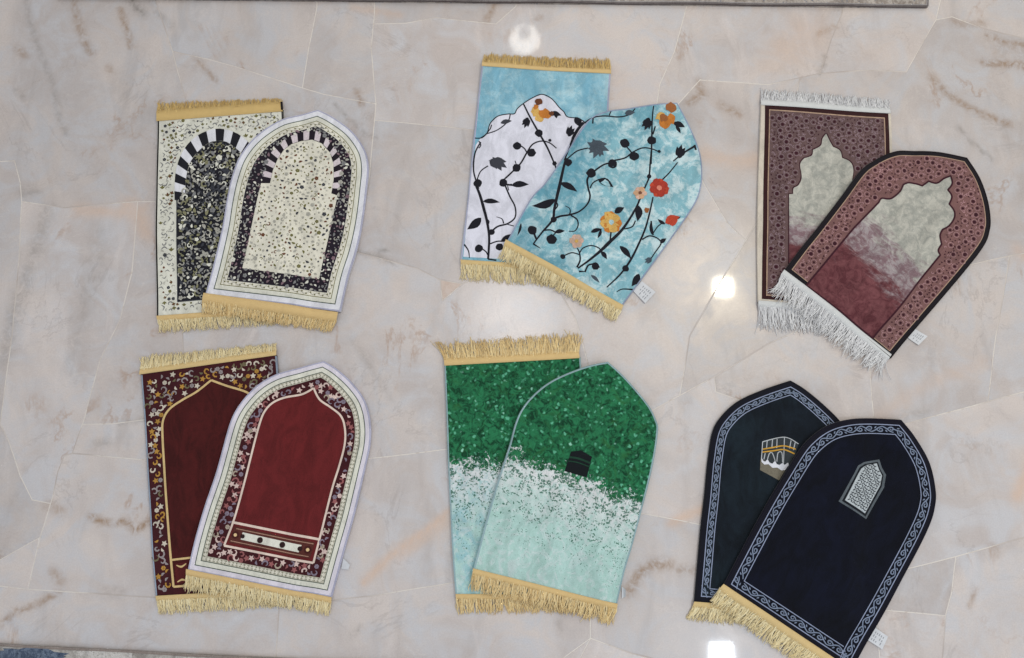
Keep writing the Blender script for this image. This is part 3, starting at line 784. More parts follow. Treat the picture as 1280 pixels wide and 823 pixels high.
outer = [(331.5, 233), (333.5, 215.5), (339, 201), (348.7, 188.5), (361.6, 178), (377, 170), (392, 165), (408.5, 174.5), (420, 187), (427, 204), (428.4, 220), (424, 246)]
inner = [(341.5, 234), (345, 216.6), (350.4, 204), (358, 193), (367.5, 185), (379, 180), (392, 178), (404, 182.7), (414.4, 194.4), (418.6, 208.4), (418.6, 227), (415.5, 244)]
fld = W([(307, 338.5), (330.5, 234)] + inner + [(423, 246.5), (412, 300), (400.5, 351)])
A2.surface('cream_field', fld, IVORY, 2)
for stone in arch_blocks(outer, inner, 25, 0): A2.add('arch_stone', [stone], dye('aubergine_stone', 30, 22, 32), 3)
for stone in arch_blocks(outer, inner, 25, 1): A2.add('arch_stone', [stone], dye('blush_pile', 214, 202, 206), 3)
fo = W([(307, 338.5), (330.5, 234), (331.5, 232)] + outer + [(423, 246.5), (400.5, 351)])
leafy(blk, 4.0 * U, 8, [(LGREY, 4), (GREY, 4), (CREAM, 1.6), (dye('mauve_grey_pile', 128, 104, 112), 2)], 5.2, A2, 4, hole=[tuple(p) for p in fo], extra_curls=.15)
fs = W([(311, 334), (333, 240), (344, 234), (347, 217), (352, 206), (360, 195), (369, 188), (380, 183), (392, 181), (402, 185), (412, 196), (416, 209), (416, 228), (413, 246), (419, 250), (398, 347)])
leafy(fs, 4.4 * U, 9, [(OLIVE, 4), (BROWN, 2), (DGREY, 2.4), (LGREY, 4)], 4.4, A2, 3, extra_curls=.15)
A2.fringe((259, 370), (424, 393), (257, 393), (415, 416), GOLD, TAPE, head=11, n=230, seed=4, wild=.16)

# ------------------------------------------------------------------ B: turquoise pair
def m_turq(name, deep, mid, pale, v0=0.0, amount=1.0):
    t = NT(name); o = t.obj()
    n1 = t.noise(t.mapping(o, (1, 1, 1), .3), 11, 5, .62, .6); n2 = t.noise(o, 30, 6, .74, .5)
    sep = t.n('ShaderNodeSeparateXYZ'); t.l(o, sep.inputs[0])
    f = t.math('ADD', n1, t.math('MULTIPLY', t.math('ADD', sep.outputs[0], v0), 1.1 * amount))
    c = t.mix(t.rng(f, .34, .66), deep, mid)
    c = t.mix(t.math('MULTIPLY', t.rng(n2, .44, .60), t.rng(f, .36, .66, .3, 1)), c, pale)
    return pile_finish(t, c, grain=.1)
TQ1 = m_turq('sky_pile', srgb(120, 174, 196), srgb(146, 192, 208), srgb(174, 208, 218), 0, .3)
TQ2 = m_turq('turquoise_pile', srgb(100, 156, 174), srgb(136, 184, 196), srgb(200, 222, 226), 0.05, 1)
PEACH = dye('peach_pile', 206, 164, 130); ORANGE = dye('amber_pile', 196, 122, 52); YEL = dye('straw_pile', 214, 172, 96); RED = dye('coral_red_pile', 186, 70, 48); PINK = dye('shell_pile', 214, 178, 160)
WHT = dye('frost_pile', 222, 222, 234, grain=.07)
B1 = Rug('prayer_mat', 'rectangular sky blue mat with white scalloped vine arch under the turquoise mat', 'prayer mat', G1,
  [[(576, 327), (584, 260), (592, 180), (602.5, 84)], [(602.5, 84), (762.5, 95)], [(762.5, 95), (755, 215), (745, 337)], [(745, 337), (576, 327)]], seed=3)
B1.body(TQ1); B1.binding(LAV, 1.5, sides=[0]); B1.binding(LAV, 1.5, sides=[2])
K5, K6, K7, K3 = (560, 55, 3.879), (560, 230, 3.879), (640, 206, 3.994), (640, 0, 3.994)
archp = [(594, 190), (594.8, 184), (601, 175), (609, 168.4), (612.8, 156.8), (621.9, 147.8), (634.8, 145), (643, 144.7), (646.4, 138.8), (654, 132.3), (665.7, 125), (677.3, 120.7), (689, 126), (699, 137.5), (704.4, 142.6), (709, 149), (722.4, 151), (732, 157), (741, 168), (745, 182), (750, 196)]
pan = W([(579.5, 322.5)] + [(590, 215)] + archp + [(749, 215), (742.5, 332)])
B1.surface('white_panel', pan, WHT, 1)
dark, grey_ = [], []
st = lambda pts, w, k: dark.append(px_stroke(pts, w, k))
dk = lambda x, y, r, k, L=dark, wob=.1: L.append(disc(*W(Z(*k, [(x, y)]))[0], r / k[2] * U, 12, 1, 0, wob))
lf = lambda p, q, w, k, L=dark, b=.05: L.append(leaf(*W(Z(*k, [p, q])), w / k[2] * U, b))
def lotus(x, y, r, a, k, L):
    for d, s_ in ((0, 1), (.6, .85), (-.6, .85), (1.2, .6), (-1.2, .6), (2.6, .5), (-2.6, .5)):
        lf((x - r * .3 * math.cos(a), y - r * .3 * math.sin(a)), (x + r * s_ * math.cos(a + d), y + r * s_ * math.sin(a + d)), r * .55, k, L)
dark.append(px_stroke(archp[2:], 1.3))
for p, w_ in (([(365, 300), (400, 370), (440, 440), (480, 510), (515, 590), (525, 620)], [1.6, 2.2, 1.6]), ([(525, 515), (490, 488), (450, 480), (410, 495), (385, 530), (350, 590), (300, 640), (270, 670), (262, 700)], [1.2, 1.8, 1.8]),
              ([(350, 500), (370, 515), (385, 540)], 1.4), ([(195, 600), (160, 625), (142, 665)], 1.3), ([(160, 485), (132, 540), (125, 620), (140, 680), (150, 710)], 1.6), ([(150, 480), (160, 500), (150, 515)], 1.2), ([(185, 445), (240, 425), (290, 385), (302, 350)], 1.2),
              ([(190, 440), (205, 420), (212, 400)], 1.2), ([(600, 470), (625, 425), (655, 390)], 2.2), ([(590, 500), (600, 470)], 1.3), ([(330, 590), (325, 575)], 1), ([(130, 466), (165, 464), (190, 442)], 1.2)): st(p, w_, K5)
for p, w_ in (([(130, 0), (155, 60), (175, 130), (190, 190), (200, 260), (198, 330), (195, 370)], [2.4, 3.2, 2.6, 2.2]), ([(205, 245), (240, 215), (290, 200), (325, 170), (325, 120), (300, 70), (275, 10)], [2, 1.5, 1.8]), ([(270, 200), (262, 178), (235, 168)], [1.5, .5]),
              ([(285, 203), (320, 212)], 1), ([(205, 297), (240, 285), (275, 285)], 1.4), ([(80, 300), (100, 330), (105, 365)], [1.8, .8]), ([(195, 370), (235, 376)], 1.6), ([(165, 320), (185, 335), (193, 350)], 1.3), ([(185, 175), (200, 190), (195, 205)], 1.2), ([(295, 40), (290, 15), (310, 10)], 1)): st(p, w_, K6)
for x, y, r in ((440, 442, 20), (335, 503, 21), (405, 536, 22), (332, 610, 22), (268, 682, 21), (493, 477, 8), (515, 588, 12), (145, 683, 22)): dk(x, y, r, K5)
for x, y, r in ((150, 318, 20), (213, 241, 15), (250, 312, 19)): dk(x, y, r, K6)
lf((170, 92), (252, 98), 26, K6); lf((162, 172), (94, 228), 42, K6); lf((308, 15), (392, 12), 34, K6); lf((255, 288), (320, 250), 24, K6); lf((255, 690), (330, 700), 10, K5)
lotus(380, 385, 34, 1.9, K5, dark); lotus(590, 440, 36, -1.3, K5, dark); lf((615, 365), (640, 415), 38, K5); lf((495, 345), (548, 358), 28, K5); lf((520, 352), (525, 372), 16, K5)
lotus(240, 585, 52, .5, K5, grey_); lotus(240, 585, 44, 3.4, K5, grey_); dk(235, 585, 30, K5, grey_, .2); lf((255, 392), (310, 382), 24, K5, grey_)
B1.add('vine_print', dark, INK, 2); B1.add('flower_print', grey_, DGREY, 3)
o1, o2, o3 = [], [], []
dk(425, 340, 26, K5, o1, .25); dk(470, 350, 30, K5, o2, .25); dk(445, 370, 22, K5, o1, .25); dk(438, 292, 19, K5, o3, .2); dk(425, 318, 14, K5, o2, .3); dk(500, 350, 15, K5, o3, .3)
B1.add('flower_print', o1, YEL, 3); B1.add('flower_print', o2, ORANGE, 4); B1.add('flower_print', o3, BROWN, 5)
B1.fringe((602.5, 85), (763, 94.5), (605, 69), (762, 76), GOLD_D, TAPE, head=6.5, n=230, seed=5, wild=.12)
B1.fringe((576, 327), (745, 338), (577, 350), (748, 362), GOLD_P, TAPE_P, head=5, n=220, seed=6)

B2 = Rug('prayer_mat', 'turquoise arch-topped mat with dark vines and orange and coral flowers', 'prayer mat', G1,
  [[(633.5, 306), (663, 253), (681, 232.9), (704.4, 199.4), (725, 168.4), (738.5, 152.5), (756, 144.5), (786.9, 137.5), (817.8, 133), (845, 131.6)],
   [(845, 131.6), (854, 148), (864.6, 170), (873, 191.6), (876.3, 212), (875, 235), (866.8, 258), (838.4, 299.6), (801, 351), (776, 385)],
   [(776, 385), (633.5, 306)]], under=B1, seed=4)
B2.body(TQ2); B2.binding(dye('periwinkle_binding', 150, 158, 184, grain=.1), 1.2)
dark, grey_ = [], []
def S(pts, w, k): dark.append(px_stroke(pts, w, k))
def D(x, y, r, k, L=None): dk(x, y, r, k, dark if L is None else L)
def LF(p, q, w, k, L=None, b=.05): lf(p, q, w, k, dark if L is None else L, b)
for p, w_ in (([(105, 410), (150, 350), (200, 290), (210, 230), (235, 120), (255, 30), (268, -15)], [1.4, 2.6, 3.4, 2.4]), ([(105, 410), (140, 432)], [2, .6]), ([(205, 285), (240, 272), (280, 266), (330, 250), (370, 215), (385, 175), (375, 130), (372, 90), (395, 60), (450, 20), (495, 8)], [2.4, 1.6, 2.2, 1.6]),
    ([(280, 268), (288, 250), (282, 232), (262, 222)], [1.6, .6]), ([(290, 268), (320, 288), (326, 318), (310, 345), (280, 346)], [1.8, 1.4, .9]), ([(385, 135), (400, 108), (432, 90)], 1.4), ([(105, 350), (120, 385)], 2.2), ([(215, 352), (190, 340), (160, 342)], 1.6), ([(195, 380), (215, 355), (240, 350)], 1.3), ([(215, 195), (225, 220), (212, 240)], 1.3),
    ([(325, 530), (380, 490), (440, 440), (480, 400), (540, 340), (580, 285), (620, 215), (640, 165), (665, 110), (680, 70), (686, 0), (692, -60)], [1.6, 3.6, 2.4, 1.8, 1.8]), ([(320, 525), (336, 490), (332, 450), (322, 430)], [2, 1.3]), ([(332, 462), (295, 453), (258, 468)], 1.3), ([(335, 452), (350, 430), (390, 417), (430, 430), (445, 455)], 1.3),
    ([(360, 548), (376, 515), (400, 508)], 1.8), ([(490, 345), (484, 400)], 1.7), ([(612, 288), (596, 318), (558, 330)], 1.4), ([(470, 618), (540, 550), (590, 480), (630, 400), (660, 330), (680, 260), (700, 170)], [1.2, 2.4, 2, 1.5]), ([(590, 480), (580, 455), (560, 440)], 1.2), ([(645, 382), (680, 364), (715, 372), (738, 392), (735, 410), (712, 442), (690, 475)], [1.6, 1.4, 1.2]),
    ([(520, 640), (548, 626), (600, 628)], [.8, 1.8]), ([(700, 360), (692, 310), (690, 290)], 1.8), ([(700, 350), (722, 318), (745, 300)], 1.2), ([(745, 85), (780, 50), (822, -2)], [1.6, 1.2]), ([(330, 545), (365, 545)], [2, .6]), ([(640, 160), (655, 120)], 1.6)): S(p, w_, K7)
for p, w_ in (([(258, 820), (300, 722), (345, 650), (395, 612), (450, 600), (520, 600), (580, 582), (612, 552)], [1.6, 1.2, 1.6, 1.2]), ([(270, 815), (320, 775), (375, 760)], 1.4), ([(490, 822), (560, 800), (600, 770), (650, 748), (700, 755), (735, 772)], [1.8, 1.3]), ([(560, 735), (588, 765), (602, 790)], 1.6), ([(690, 830), (694, 720), (697, 600), (703, 540)], [1.6, 1.8, 1.2]),
    ([(800, 815), (850, 775), (905, 742)], [1.3, 2.4]), ([(480, 596), (490, 572)], 1.2), ([(400, 612), (398, 640)], 1.6), ([(905, 735), (912, 760)], 2.2), ([(700, 680), (712, 640)], 1.6)): S(p, w_, K3)
for x, y, r in ((390, 60, 25), (497, 14, 25), (100, 342, 24), (195, 386, 26), (205, 290, 16), (250, 473, 13), (565, 523, 17), (412, 518, 19), (680, 68, 12), (277, 8, 20)): D(x, y, r, K7)
for x, y, r in ((560, 726, 25), (605, 790, 26), (694, 710, 24), (730, 766, 9)): D(x, y, r, K3)
LF((215, 190), (98, 222), 42, K7, b=.1); LF((238, 108), (322, 152), 34, K7); LF((424, 92), (502, 126), 42, K7); LF((210, 352), (262, 345), 22, K7); LF((45, 306), (26, 370), 13, K7); LF((440, 445), (470, 482), 24, K7); LF((628, 212), (622, 292), 38, K7); LF((508, 252), (558, 222), 32, K7)
LF((388, 352), (446, 336), 22, K7); LF((440, 338), (422, 382), 16, K7); LF((534, 413), (592, 477), 30, K7); LF((632, 550), (594, 612), 36, K7); LF((694, 358), (690, 288), 15, K7); LF((735, 400), (766, 376), 22, K7); LF((760, 305), (722, 280), 18, K7); LF((815, 280), (838, 268), 12, K7); LF((800, 625), (858, 648), 32, K3); LF((812, 640), (836, 678), 18, K3); LF((395, 505), (435, 525), 26, K7)
lotus(672, 620, 42, 1.9, K3, dark); lotus(835, 775, 44, -1.4, K3, dark)
lotus(420, 755, 62, .3, K3, grey_); lotus(420, 755, 56, 3.6, K3, grey_); lotus(420, 755, 60, 1.9, K3, grey_); dk(420, 755, 36, K3, grey_, .2); lf((560, 578), (612, 570), 30, K3, grey_); lf((390, 562), (434, 597), 17, K7, grey_); lotus(680, 482, 26, 2.6, K7, grey_)
B2.add('vine_print', dark, INK, 1); B2.add('flower_print', grey_, dye('slate_pile', 72, 82, 92), 2)
def flower(rug, x, y, r, k, mats, lv, n=7, seed=0):
    rr = random.Random(seed); X, Y = W(Z(*k, [(x, y)]))[0]; r = r / k[2] * U; g = [[] for _ in mats]
    for i in range(n):
        a = 2 * math.pi * i / n + rr.uniform(-.2, .2); g[i % (len(mats) - 1)].append(disc(X + .58 * r * math.cos(a), Y + .58 * r * math.sin(a), .42 * r, 8, 1, 0, .15))
    for i in range(n):
        a = 2 * math.pi * (i + .5) / n; g[(i + 1) % (len(mats) - 1)].append(leaf((X, Y), (X + .8 * r * math.cos(a), Y + .8 * r * math.sin(a)), .25 * r))
    g[-1].append(disc(X, Y, .26 * r, 8, 1, 0, .15))
    for i, (q, m) in enumerate(zip(g, mats)): rug.add('flower_print', q, m, lv + i)
flower(B2, 490, 300, 58, K7, [ORANGE, YEL, dye('ice_pile', 170, 200, 206)], 3, 9, 1)
flower(B2, 318, 396, 38, K7, [PINK, dye('dusty_peach_pile', 196, 168, 150), YEL], 3, 6, 2)
flower(B2, 636, 150, 36, K7, [PINK, PEACH, dye('umber_pile', 120, 78, 60)], 3, 6, 3)
flower(B2, 730, 125, 52, K7, [RED, dye('brick_pile', 166, 58, 44), dye('salmon_pile', 214, 130, 110)], 3, 9, 4)
g1, g2, g3 = [], [], []
dk(730, 125, 36, K7, g1, .1); dk(796, 288, 26, K7, g1, .15); lf((760, 300), (832, 268), 48, K7, g1)
B2.add('flower_print', g1, RED, 2.5)
g1 = []
dk(735, 592, 25, K3, g1, .25); dk(785, 608, 28, K3, g2, .25); dk(760, 625, 30, K3, g2, .2); dk(752, 600, 22, K3, g3, .2); dk(788, 548, 28, K3, g3, .2); dk(795, 560, 16, K3, g1, .2); dk(668, 235, 14, K7, g3, .3)
B2.add('flower_print', g1, YEL, 3); B2.add('flower_print', g2, ORANGE, 2.5); B2.add('flower_print', g3, dye('russet_pile', 156, 98, 56), 3.5)
B2.fringe((632, 304), (778, 384), (624, 326), (770, 404), GOLD_P, TAPE_P, head=7, n=230, seed=7, wild=.2)
B2.label_tag([(791, 364), (802, 352), (819, 366), (806, 380)], PAPER, PRINT)

# ------------------------------------------------------------------ C: mauve pair
def m_fieldfade(name, v_mid, spread, slope=0.0):
    t = NT(name); o = t.obj(); sep = t.n('ShaderNodeSeparateXYZ'); t.l(o, sep.inputs[0])
    n1 = t.noise(t.mapping(o, (1, 3.2, 1), .15), 12, 8, .74, .5); n2 = t.noise(o, 42, 5, .7, .9)
    v = t.math('ADD', sep.outputs[1], t.math('MULTIPLY', sep.outputs[0], slope))
    f = t.math('ADD', t.math('DIVIDE', t.math('SUBTRACT', v, v_mid), spread), t.math('MULTIPLY', t.math('SUBTRACT', n1, .5), 2.2))
    top = t.mix(t.rng(n2, .35, .65), srgb(156, 157, 150), srgb(190, 188, 178)); bot = t.mix(t.rng(n2, .35, .65), srgb(86, 42, 48), srgb(118, 70, 74))
    midc = t.mix(t.rng(n2, .4, .6), srgb(128, 104, 110), srgb(160, 150, 152))
    c = t.mix(t.rng(f, -.45, .1), bot, midc); c = t.mix(t.rng(f, .1, .6), c, top)
    return pile_finish(t, c, grain=.12)
MAUVE1 = dye('heather_pile', 102, 80, 80, grain=.2); MAUVE2 = dye('rosy_mauve_pile', 122, 88, 86, grain=.2)
WINE = dye('wine_print_pile', 58, 22, 34); TAN = dye('tan_line_pile', 180, 152, 130); CHOC = dye('chocolate_pile', 52, 24, 26)
def arabesque(rug, loop, hole, mind, seed, lite):
    rr = random.Random(seed); g, h, k3 = [], [], []
    def ok(P, r):
        Q = np.array([P, (P[0] + r, P[1]), (P[0] - r, P[1]), (P[0], P[1] + r), (P[0], P[1] - r)])
        return inside(Q, loop).all() and (hole is None or not inside(Q, hole).any())
    big = [P for P in scatter(loop, mind, hole, seed, 20000) if ok(P, 2.6 * U)]
    B = np.array(big)
    for P in big:
        g.append(disc(*P, rr.uniform(1.5, 2.4) * U, 9, 1, 0, .12))
        k3.append(ribbon([(P[0] + 3.6 * U * math.cos(t_), P[1] + 3.6 * U * math.sin(t_)) for t_ in np.linspace(0, 5.9, 11)], .6 * U))
    for P in scatter(loop, mind * .36, hole, seed + 50, 20000):
        if not ok(P, 1.7 * U) or np.hypot(*(B - P).T).min() < 4.3 * U: continue
        a = rr.uniform(0, 6.28)
        if rr.random() < .62: q = rr.uniform(1, 1.7) * U; g.append(leaf((P[0] - q * math.cos(a), P[1] - q * math.sin(a)), (P[0] + q * math.cos(a), P[1] + q * math.sin(a)), 1.5 * U, .15))
        else: h.append(curl(*P, 1.8 * U, a, rr.choice((-1, 1)), .7 * U))
    rug.add('rosette_print', g, WINE, 2); rug.add('scroll_print', h, lite, 1); rug.add('scroll_print', k3, lite, 1.5)
C1 = Rug('prayer_mat', 'rectangular mauve mat with cream edge and grey arch under the black-edged mat', 'prayer mat', G1,
  [[(946, 378), (945.5, 270), (950, 132)], [(950, 132), (1111, 143)], [(1111, 143), (1115, 250), (1121, 391)], [(1121, 391), (946, 378)]], seed=5)
CE = dye('ecru_edge_pile', 206, 196, 182, grain=.1)
C1.body(CE)
def inner_quad(a, b, c, d): return W([a, b, c, d])
C1.surface('brown_band', W([(950.5, 375), (954.5, 133.5), (1108, 144), (1116, 388)]), CHOC, 1)
hf = W([(956, 371), (959.5, 139.5), (1103.5, 149.5), (1110, 381)]); C1.surface('tan_line', hf, TAN, 2)
gr = W([(957.3, 369.7), (960.7, 141), (1102.3, 150.8), (1108.6, 379.5)]); C1.surface('mauve_ground', gr, MAUVE1, 3)
ap = [(984.5, 245), (989.5, 244.5), (990, 237.5), (996, 233.8), (999.8, 224), (998, 208), (1003, 200.5), (1012.5, 197), (1014, 190), (1023.8, 184.5), (1026, 176), (1030.5, 169.5), (1035.5, 180), (1038.8, 186), (1047.5, 191), (1050, 200), (1060, 205), (1064, 215), (1062, 233), (1066, 241), (1072, 243), (1073, 250), (1078, 251)]
def smooth_arch(pts): return pts
def sm(P, cusp):
    out = []; seg = [P[0]]
    for q in P[1:]:
        seg.append(q)
        if q in cusp: out += catmull(seg, 1.2)[:-1]; seg = [q]
    return out + (catmull(seg, 1.2) if len(seg) > 1 else seg)
ap = sm(ap, [(984.5, 245), (989.5, 244.5), (1030.5, 169.5), (1014, 190), (1038.8, 186), (1050, 200), (1003, 200.5), (1073, 250)])
aw = W([(984, 362)] + ap + [(1082, 370)])
C1.surface('arch_outline', offset_sides([resample(aw, .004) + [aw[0]]], -1.0 * U)[0].tolist()[:-1] if False else W([(982.8, 363)] + [(x + (-1.2 if x < 1030 else 1.2), y - 1.1) for x, y in ap] + [(1083.4, 371.3)]), WINE, 4)
LAST = C1.surface('arch_field', aw, m_fieldfade('dusk_field', .18, .10), 5)
lift = C1
_lv = LV
arabesque_hole = W([(980, 366)] + [(x + (-3 if x < 1030 else 3), y - 3) for x, y in ap] + [(1086, 374)])
class _Up:      # draw print above the raised ground layer
    def __init__(s, r, up): s.r, s.up = r, up
    def __getattr__(s, k): return getattr(s.r, k)
    def add(s, n, sh, m, lv, **kw): return s.r.add(n, sh, m, lv + s.up, **kw)
arabesque(_Up(C1, 3), gr, arabesque_hole, 9 * U, 3, dye('pale_heather_pile', 146, 124, 132))
C1.fringe((949.5, 133), (1110.5, 143.5), (952, 113), (1109, 125), WHITE_T, TAPE_W, head=8, n=230, seed=8, wild=.24)
C1.fringe((946, 378), (1121, 392), (951, 411), (1124, 424), WHITE_T, TAPE_W, head=6, n=220, seed=9, wild=.22)

C2 = Rug('prayer_mat', 'black-edged arch-topped mauve mat whose grey field fades to burgundy', 'prayer mat', G1,
  [[(977, 341), (998, 313), (1017.5, 288.8), (1044, 254), (1070, 219), (1088, 205), (1108, 195.5), (1130, 191.8), (1167.5, 192.5), (1205, 200)],
   [(1205, 200), (1220, 225), (1230, 252), (1234.5, 275), (1233.8, 290), (1227.5, 307.5), (1205, 337.5), (1150, 402.5), (1111, 449)],
   [(1111, 449), (977, 341)]], under=C1, seed=6)
C2.body(dye('black_edge_pile', 24, 20, 26)); C2.binding(BLACKB, 1.3)
C2.surface('tan_line', loop_of(C2.inset(6.3)), TAN, 1); gr = loop_of(C2.inset(7.3)); C2.surface('mauve_ground', gr, MAUVE2, 2)
ap = [(1003, 360), (1062.5, 288.5), (1092.5, 257.5), (1096, 252.5), (1104, 253), (1110, 251.5), (1120, 243), (1125, 234), (1132.5, 231), (1142.5, 232), (1150, 234.5), (1157.5, 229), (1167.5, 231.5), (1176, 226), (1184, 223), (1186, 232.5), (1181, 240), (1186, 248), (1183, 257.5), (1189, 266), (1189, 275), (1182.5, 284.5), (1174, 289.5), (1171, 297), (1173, 307.5), (1169, 315), (1171.5, 321), (1130, 372), (1088, 424)]
ap = sm(ap, [(1062.5, 288.5), (1092.5, 257.5), (1125, 234), (1150, 234.5), (1157.5, 229), (1184, 223), (1181, 240), (1183, 257.5), (1174, 289.5), (1173, 307.5), (1171.5, 321), (1130, 372)])
C2.add('arch_outline', [ribbon(W(ap + [ap[0]]), 2.2 * U, smooth=False, step=.002)], WINE, 5)
C2.surface('arch_field', W(ap), m_fieldfade('dusk_field_wide', .185, .14, .12), 4)
h_ = W([(999, 361), (1060, 286), (1090, 254), (1094, 248), (1110, 247), (1117, 240), (1122, 230), (1132, 227), (1150, 230), (1176, 222), (1187, 219), (1190, 232), (1190, 250), (1193, 265), (1193, 278), (1178, 290), (1176, 310), (1175, 323), (1132, 375), (1088, 429)])
arabesque(_Up(C2, 2), gr, h_, 9 * U, 5, dye('pale_rose_pile', 176, 136, 140))
C2.fringe((975.5, 341), (1111, 445), (964, 371), (1092, 470), WHITE_T, TAPE_W, head=7, n=200, seed=10, wild=.3, short=.1)
C2.label_tag([(1133, 422), (1142, 411), (1158, 421), (1147, 432)], PAPER, PRINT)

# ------------------------------------------------------------------ D: burgundy pair
def garland(rug, mid, spacing, wid, mats, lv, seed=0, hole=None, clip=None):
    """scrolling flower border; wid = half band width in px"""
    rr = random.Random(seed); g = [[] for _ in mats]
    k = wid / 6.0
    for i, (x, y, a, q) in enumerate(along(mid, spacing * U)):
        s_ = 1 if i % 2 else -1
        A = lambda u, v: at(x, y, a, u * U, v * U * s_)
        if clip is not None and not inside([(x, y)], clip)[0]: continue
        m = i % 4
        if m == 0: g[0] += [star(*A(0, -1 * k), 2.9 * U * k, 5, .5, a)]; g[1] += [disc(*A(0, -1 * k), .9 * U * k, 6)]
        elif m == 1: g[1] += [leaf(A(-2 * k, 2 * k), A(2.5 * k, 3 * k), 1.8 * U * k, .2), leaf(A(-2 * k, -1 * k), A(2.5 * k, -3 * k), 1.8 * U * k, -.2)]; g[2] += [disc(*A(0, 0), 1.5 * U * k, 7)]
        elif m == 2: g[0] += blossom(*A(0, 1.2 * k), 2.3 * U * k, 5, a); g[2] += [disc(*A(0, 1.2 * k), .8 * U * k, 6)]
        else: g[2] += [leaf(A(-2.4 * k, -1 * k), A(2.2 * k, 2 * k), 2.4 * U * k, .15)]; g[3] += [disc(*A(1, -2.6 * k), 1.4 * U * k, 7)]
        g[3] += [curl(*A(spacing * .25, 2.2 * k), 2.5 * U * k, a + 1, s_, .8 * U * k), curl(*A(-spacing * .25, -2.4 * k), 2.2 * U * k, a - 1, -s_, .8 * U * k)]
    for j, (q, m) in enumerate(zip(g, mats)): rug.add('garland_print', q, m, lv + .4 * j)
D1 = Rug('prayer_mat', 'dark burgundy rectangular mat with gold-lined arch under the cream-bordered mat', 'prayer mat', G1,
  [[(197, 745), (192, 680), (187, 590), (179, 469)], [(179, 469), (347, 445)], [(347, 445), (358, 580), (370, 734)], [(370, 734), (197, 745)]], seed=7)
D1.body(BURG_B); D1.binding(BLUEGREY, 1.3, sides=[0]); D1.binding(BLUEGREY, 1.3, sides=[2])
ap = [(219, 733), (213, 660), (208.5, 590), (205.5, 545), (206, 526), (213.8, 512), (230, 500.5), (247.5, 490.5), (266, 476)]
apr = [(266, 476), (285, 483), (310, 491), (326, 503), (334, 520), (336, 545), (340, 600), (345, 660), (352, 722)]
arch_loop = catmull(W(ap)) + catmull(W(apr))[1:]
D1.surface('arch_field', arch_loop, BURG_D, 1)
gold = dye('gold_line_pile', 214, 186, 132, grain=.1)
D1.add('arch_line', [ribbon(W(ap), 2.6 * U), ribbon(W(apr), 2.6 * U), px_stroke([(219, 733), (280, 728), (352, 722)], 2.4), px_stroke([(217, 699.5), (280, 692), (349, 683)], 2.4)], gold, 2)
for q in ([(221, 704), (236, 702), (238, 727), (222, 729)], [(262, 699), (330, 692), (333, 718), (264, 724)]): D1.add('lower_panel', [fill(W(q))], dye('maroon_panel_pile', 84, 24, 26), 3)
for q in ([(223, 706), (229, 708), (235, 704)], [(224, 727), (230, 724), (236, 726)]): D1.add('panel_medallion', [ribbon(W(q), [1 * U, 2.4 * U, 1 * U])], gold, 4)
flor = [(dye('antique_white_pile', 206, 196, 180, grain=.1), 3), (dye('mustard_pile', 178, 134, 62), 3), (dye('moss_pile', 112, 104, 78), 3), (dye('dusty_grey_pile', 150, 140, 140), 4)]
FM = [m[0] for m in flor]
hole_d1 = [tuple(p) for p in offset_sides([np.array(arch_loop + [arch_loop[0]])], -3 * U)[0]] if False else None
from_hole = W([(214, 742), (203, 590), (201, 545), (202, 522), (211, 508), (229, 496), (245, 486), (266, 471), (288, 478), (314, 487), (331, 500), (339, 520), (345, 600), (357, 728)])
reg = loop_of(D1.inset(2.6))
def tracery(rug, reg, hole, seed, mats, size, lv):
    rr = random.Random(seed); g = [[] for _ in mats]
    for x, y in scatter(reg, size * U, hole, seed):
        if not (inside([(x + 2 * U, y), (x - 2 * U, y), (x, y + 2 * U), (x, y - 2 * U)], reg).all()): continue
        k = rr.random(); a = rr.uniform(0, 6.28); c = rr.choice([0, 1, 2, 3, 3])
        if k < .22: g[rr.choice((0, 1))].append(star(x, y, 4.0 * U, 5, .5, a))
        elif k < .62: g[c].append(curl(x, y, rr.uniform(3.0, 4.8) * U, a, rr.choice((-1, 1)), 1.7 * U, .75))
        elif k < .85: g[c].append(leaf((x - 2.8 * U * math.cos(a), y - 2.8 * U * math.sin(a)), (x + 2.8 * U * math.cos(a), y + 2.8 * U * math.sin(a)), 2.6 * U, .2))
        else: g[c] += blossom(x, y, 2.8 * U, 6, a)
    for j, (q, m) in enumerate(zip(g, mats)): rug.add('garland_print', q, m, lv + .4 * j)
tracery(D1, reg, from_hole, 6, FM, 5.4, 1)
D1.fringe((177, 468), (347, 444), (178, 446), (345, 430), GOLD_P, TAPE_P, head=6, n=240, seed=11, wild=.24)
D1.fringe((197, 745.5), (370, 735), (199, 768), (372, 757), GOLD_P, TAPE_P, head=5, n=220, seed=12, wild=.14)

D2 = Rug('prayer_mat', 'cream-bordered arch-topped mat with a plain bright burgundy field and small panel below', 'prayer mat', G1,
  [[(240, 711), (249, 672.5), (260, 635), (272.5, 597), (282.5, 562), (294, 525), (307, 502.5), (325, 483.5), (347.5, 470), (380, 459.5), (406, 452.5)],
   [(406, 452.5), (422.5, 462.5), (442.5, 481), (457.5, 502.5), (464, 527.5), (463.8, 555), (456.5, 590), (445, 640), (432.5, 685), (416, 746)],
   [(416, 746), (240, 711)]], under=D1, seed=8)
D2.body(dye('milk_pile', 222, 216, 226, grain=.07)); D2.binding(LAV, 1.3)
D2.ring('border_line', 6.6, 7.6, DGREEN, 1); D2.ring('cream_band', 7.6, 12.6, CREAM, 1); D2.ring('border_line', 12.6, 13.5, DGREEN, 1); D2.ring('flowered_band', 13.5, 19.2, dye('stone_cream_pile', 190, 186, 170, grain=.12), 1)
g1, g2 = [], []
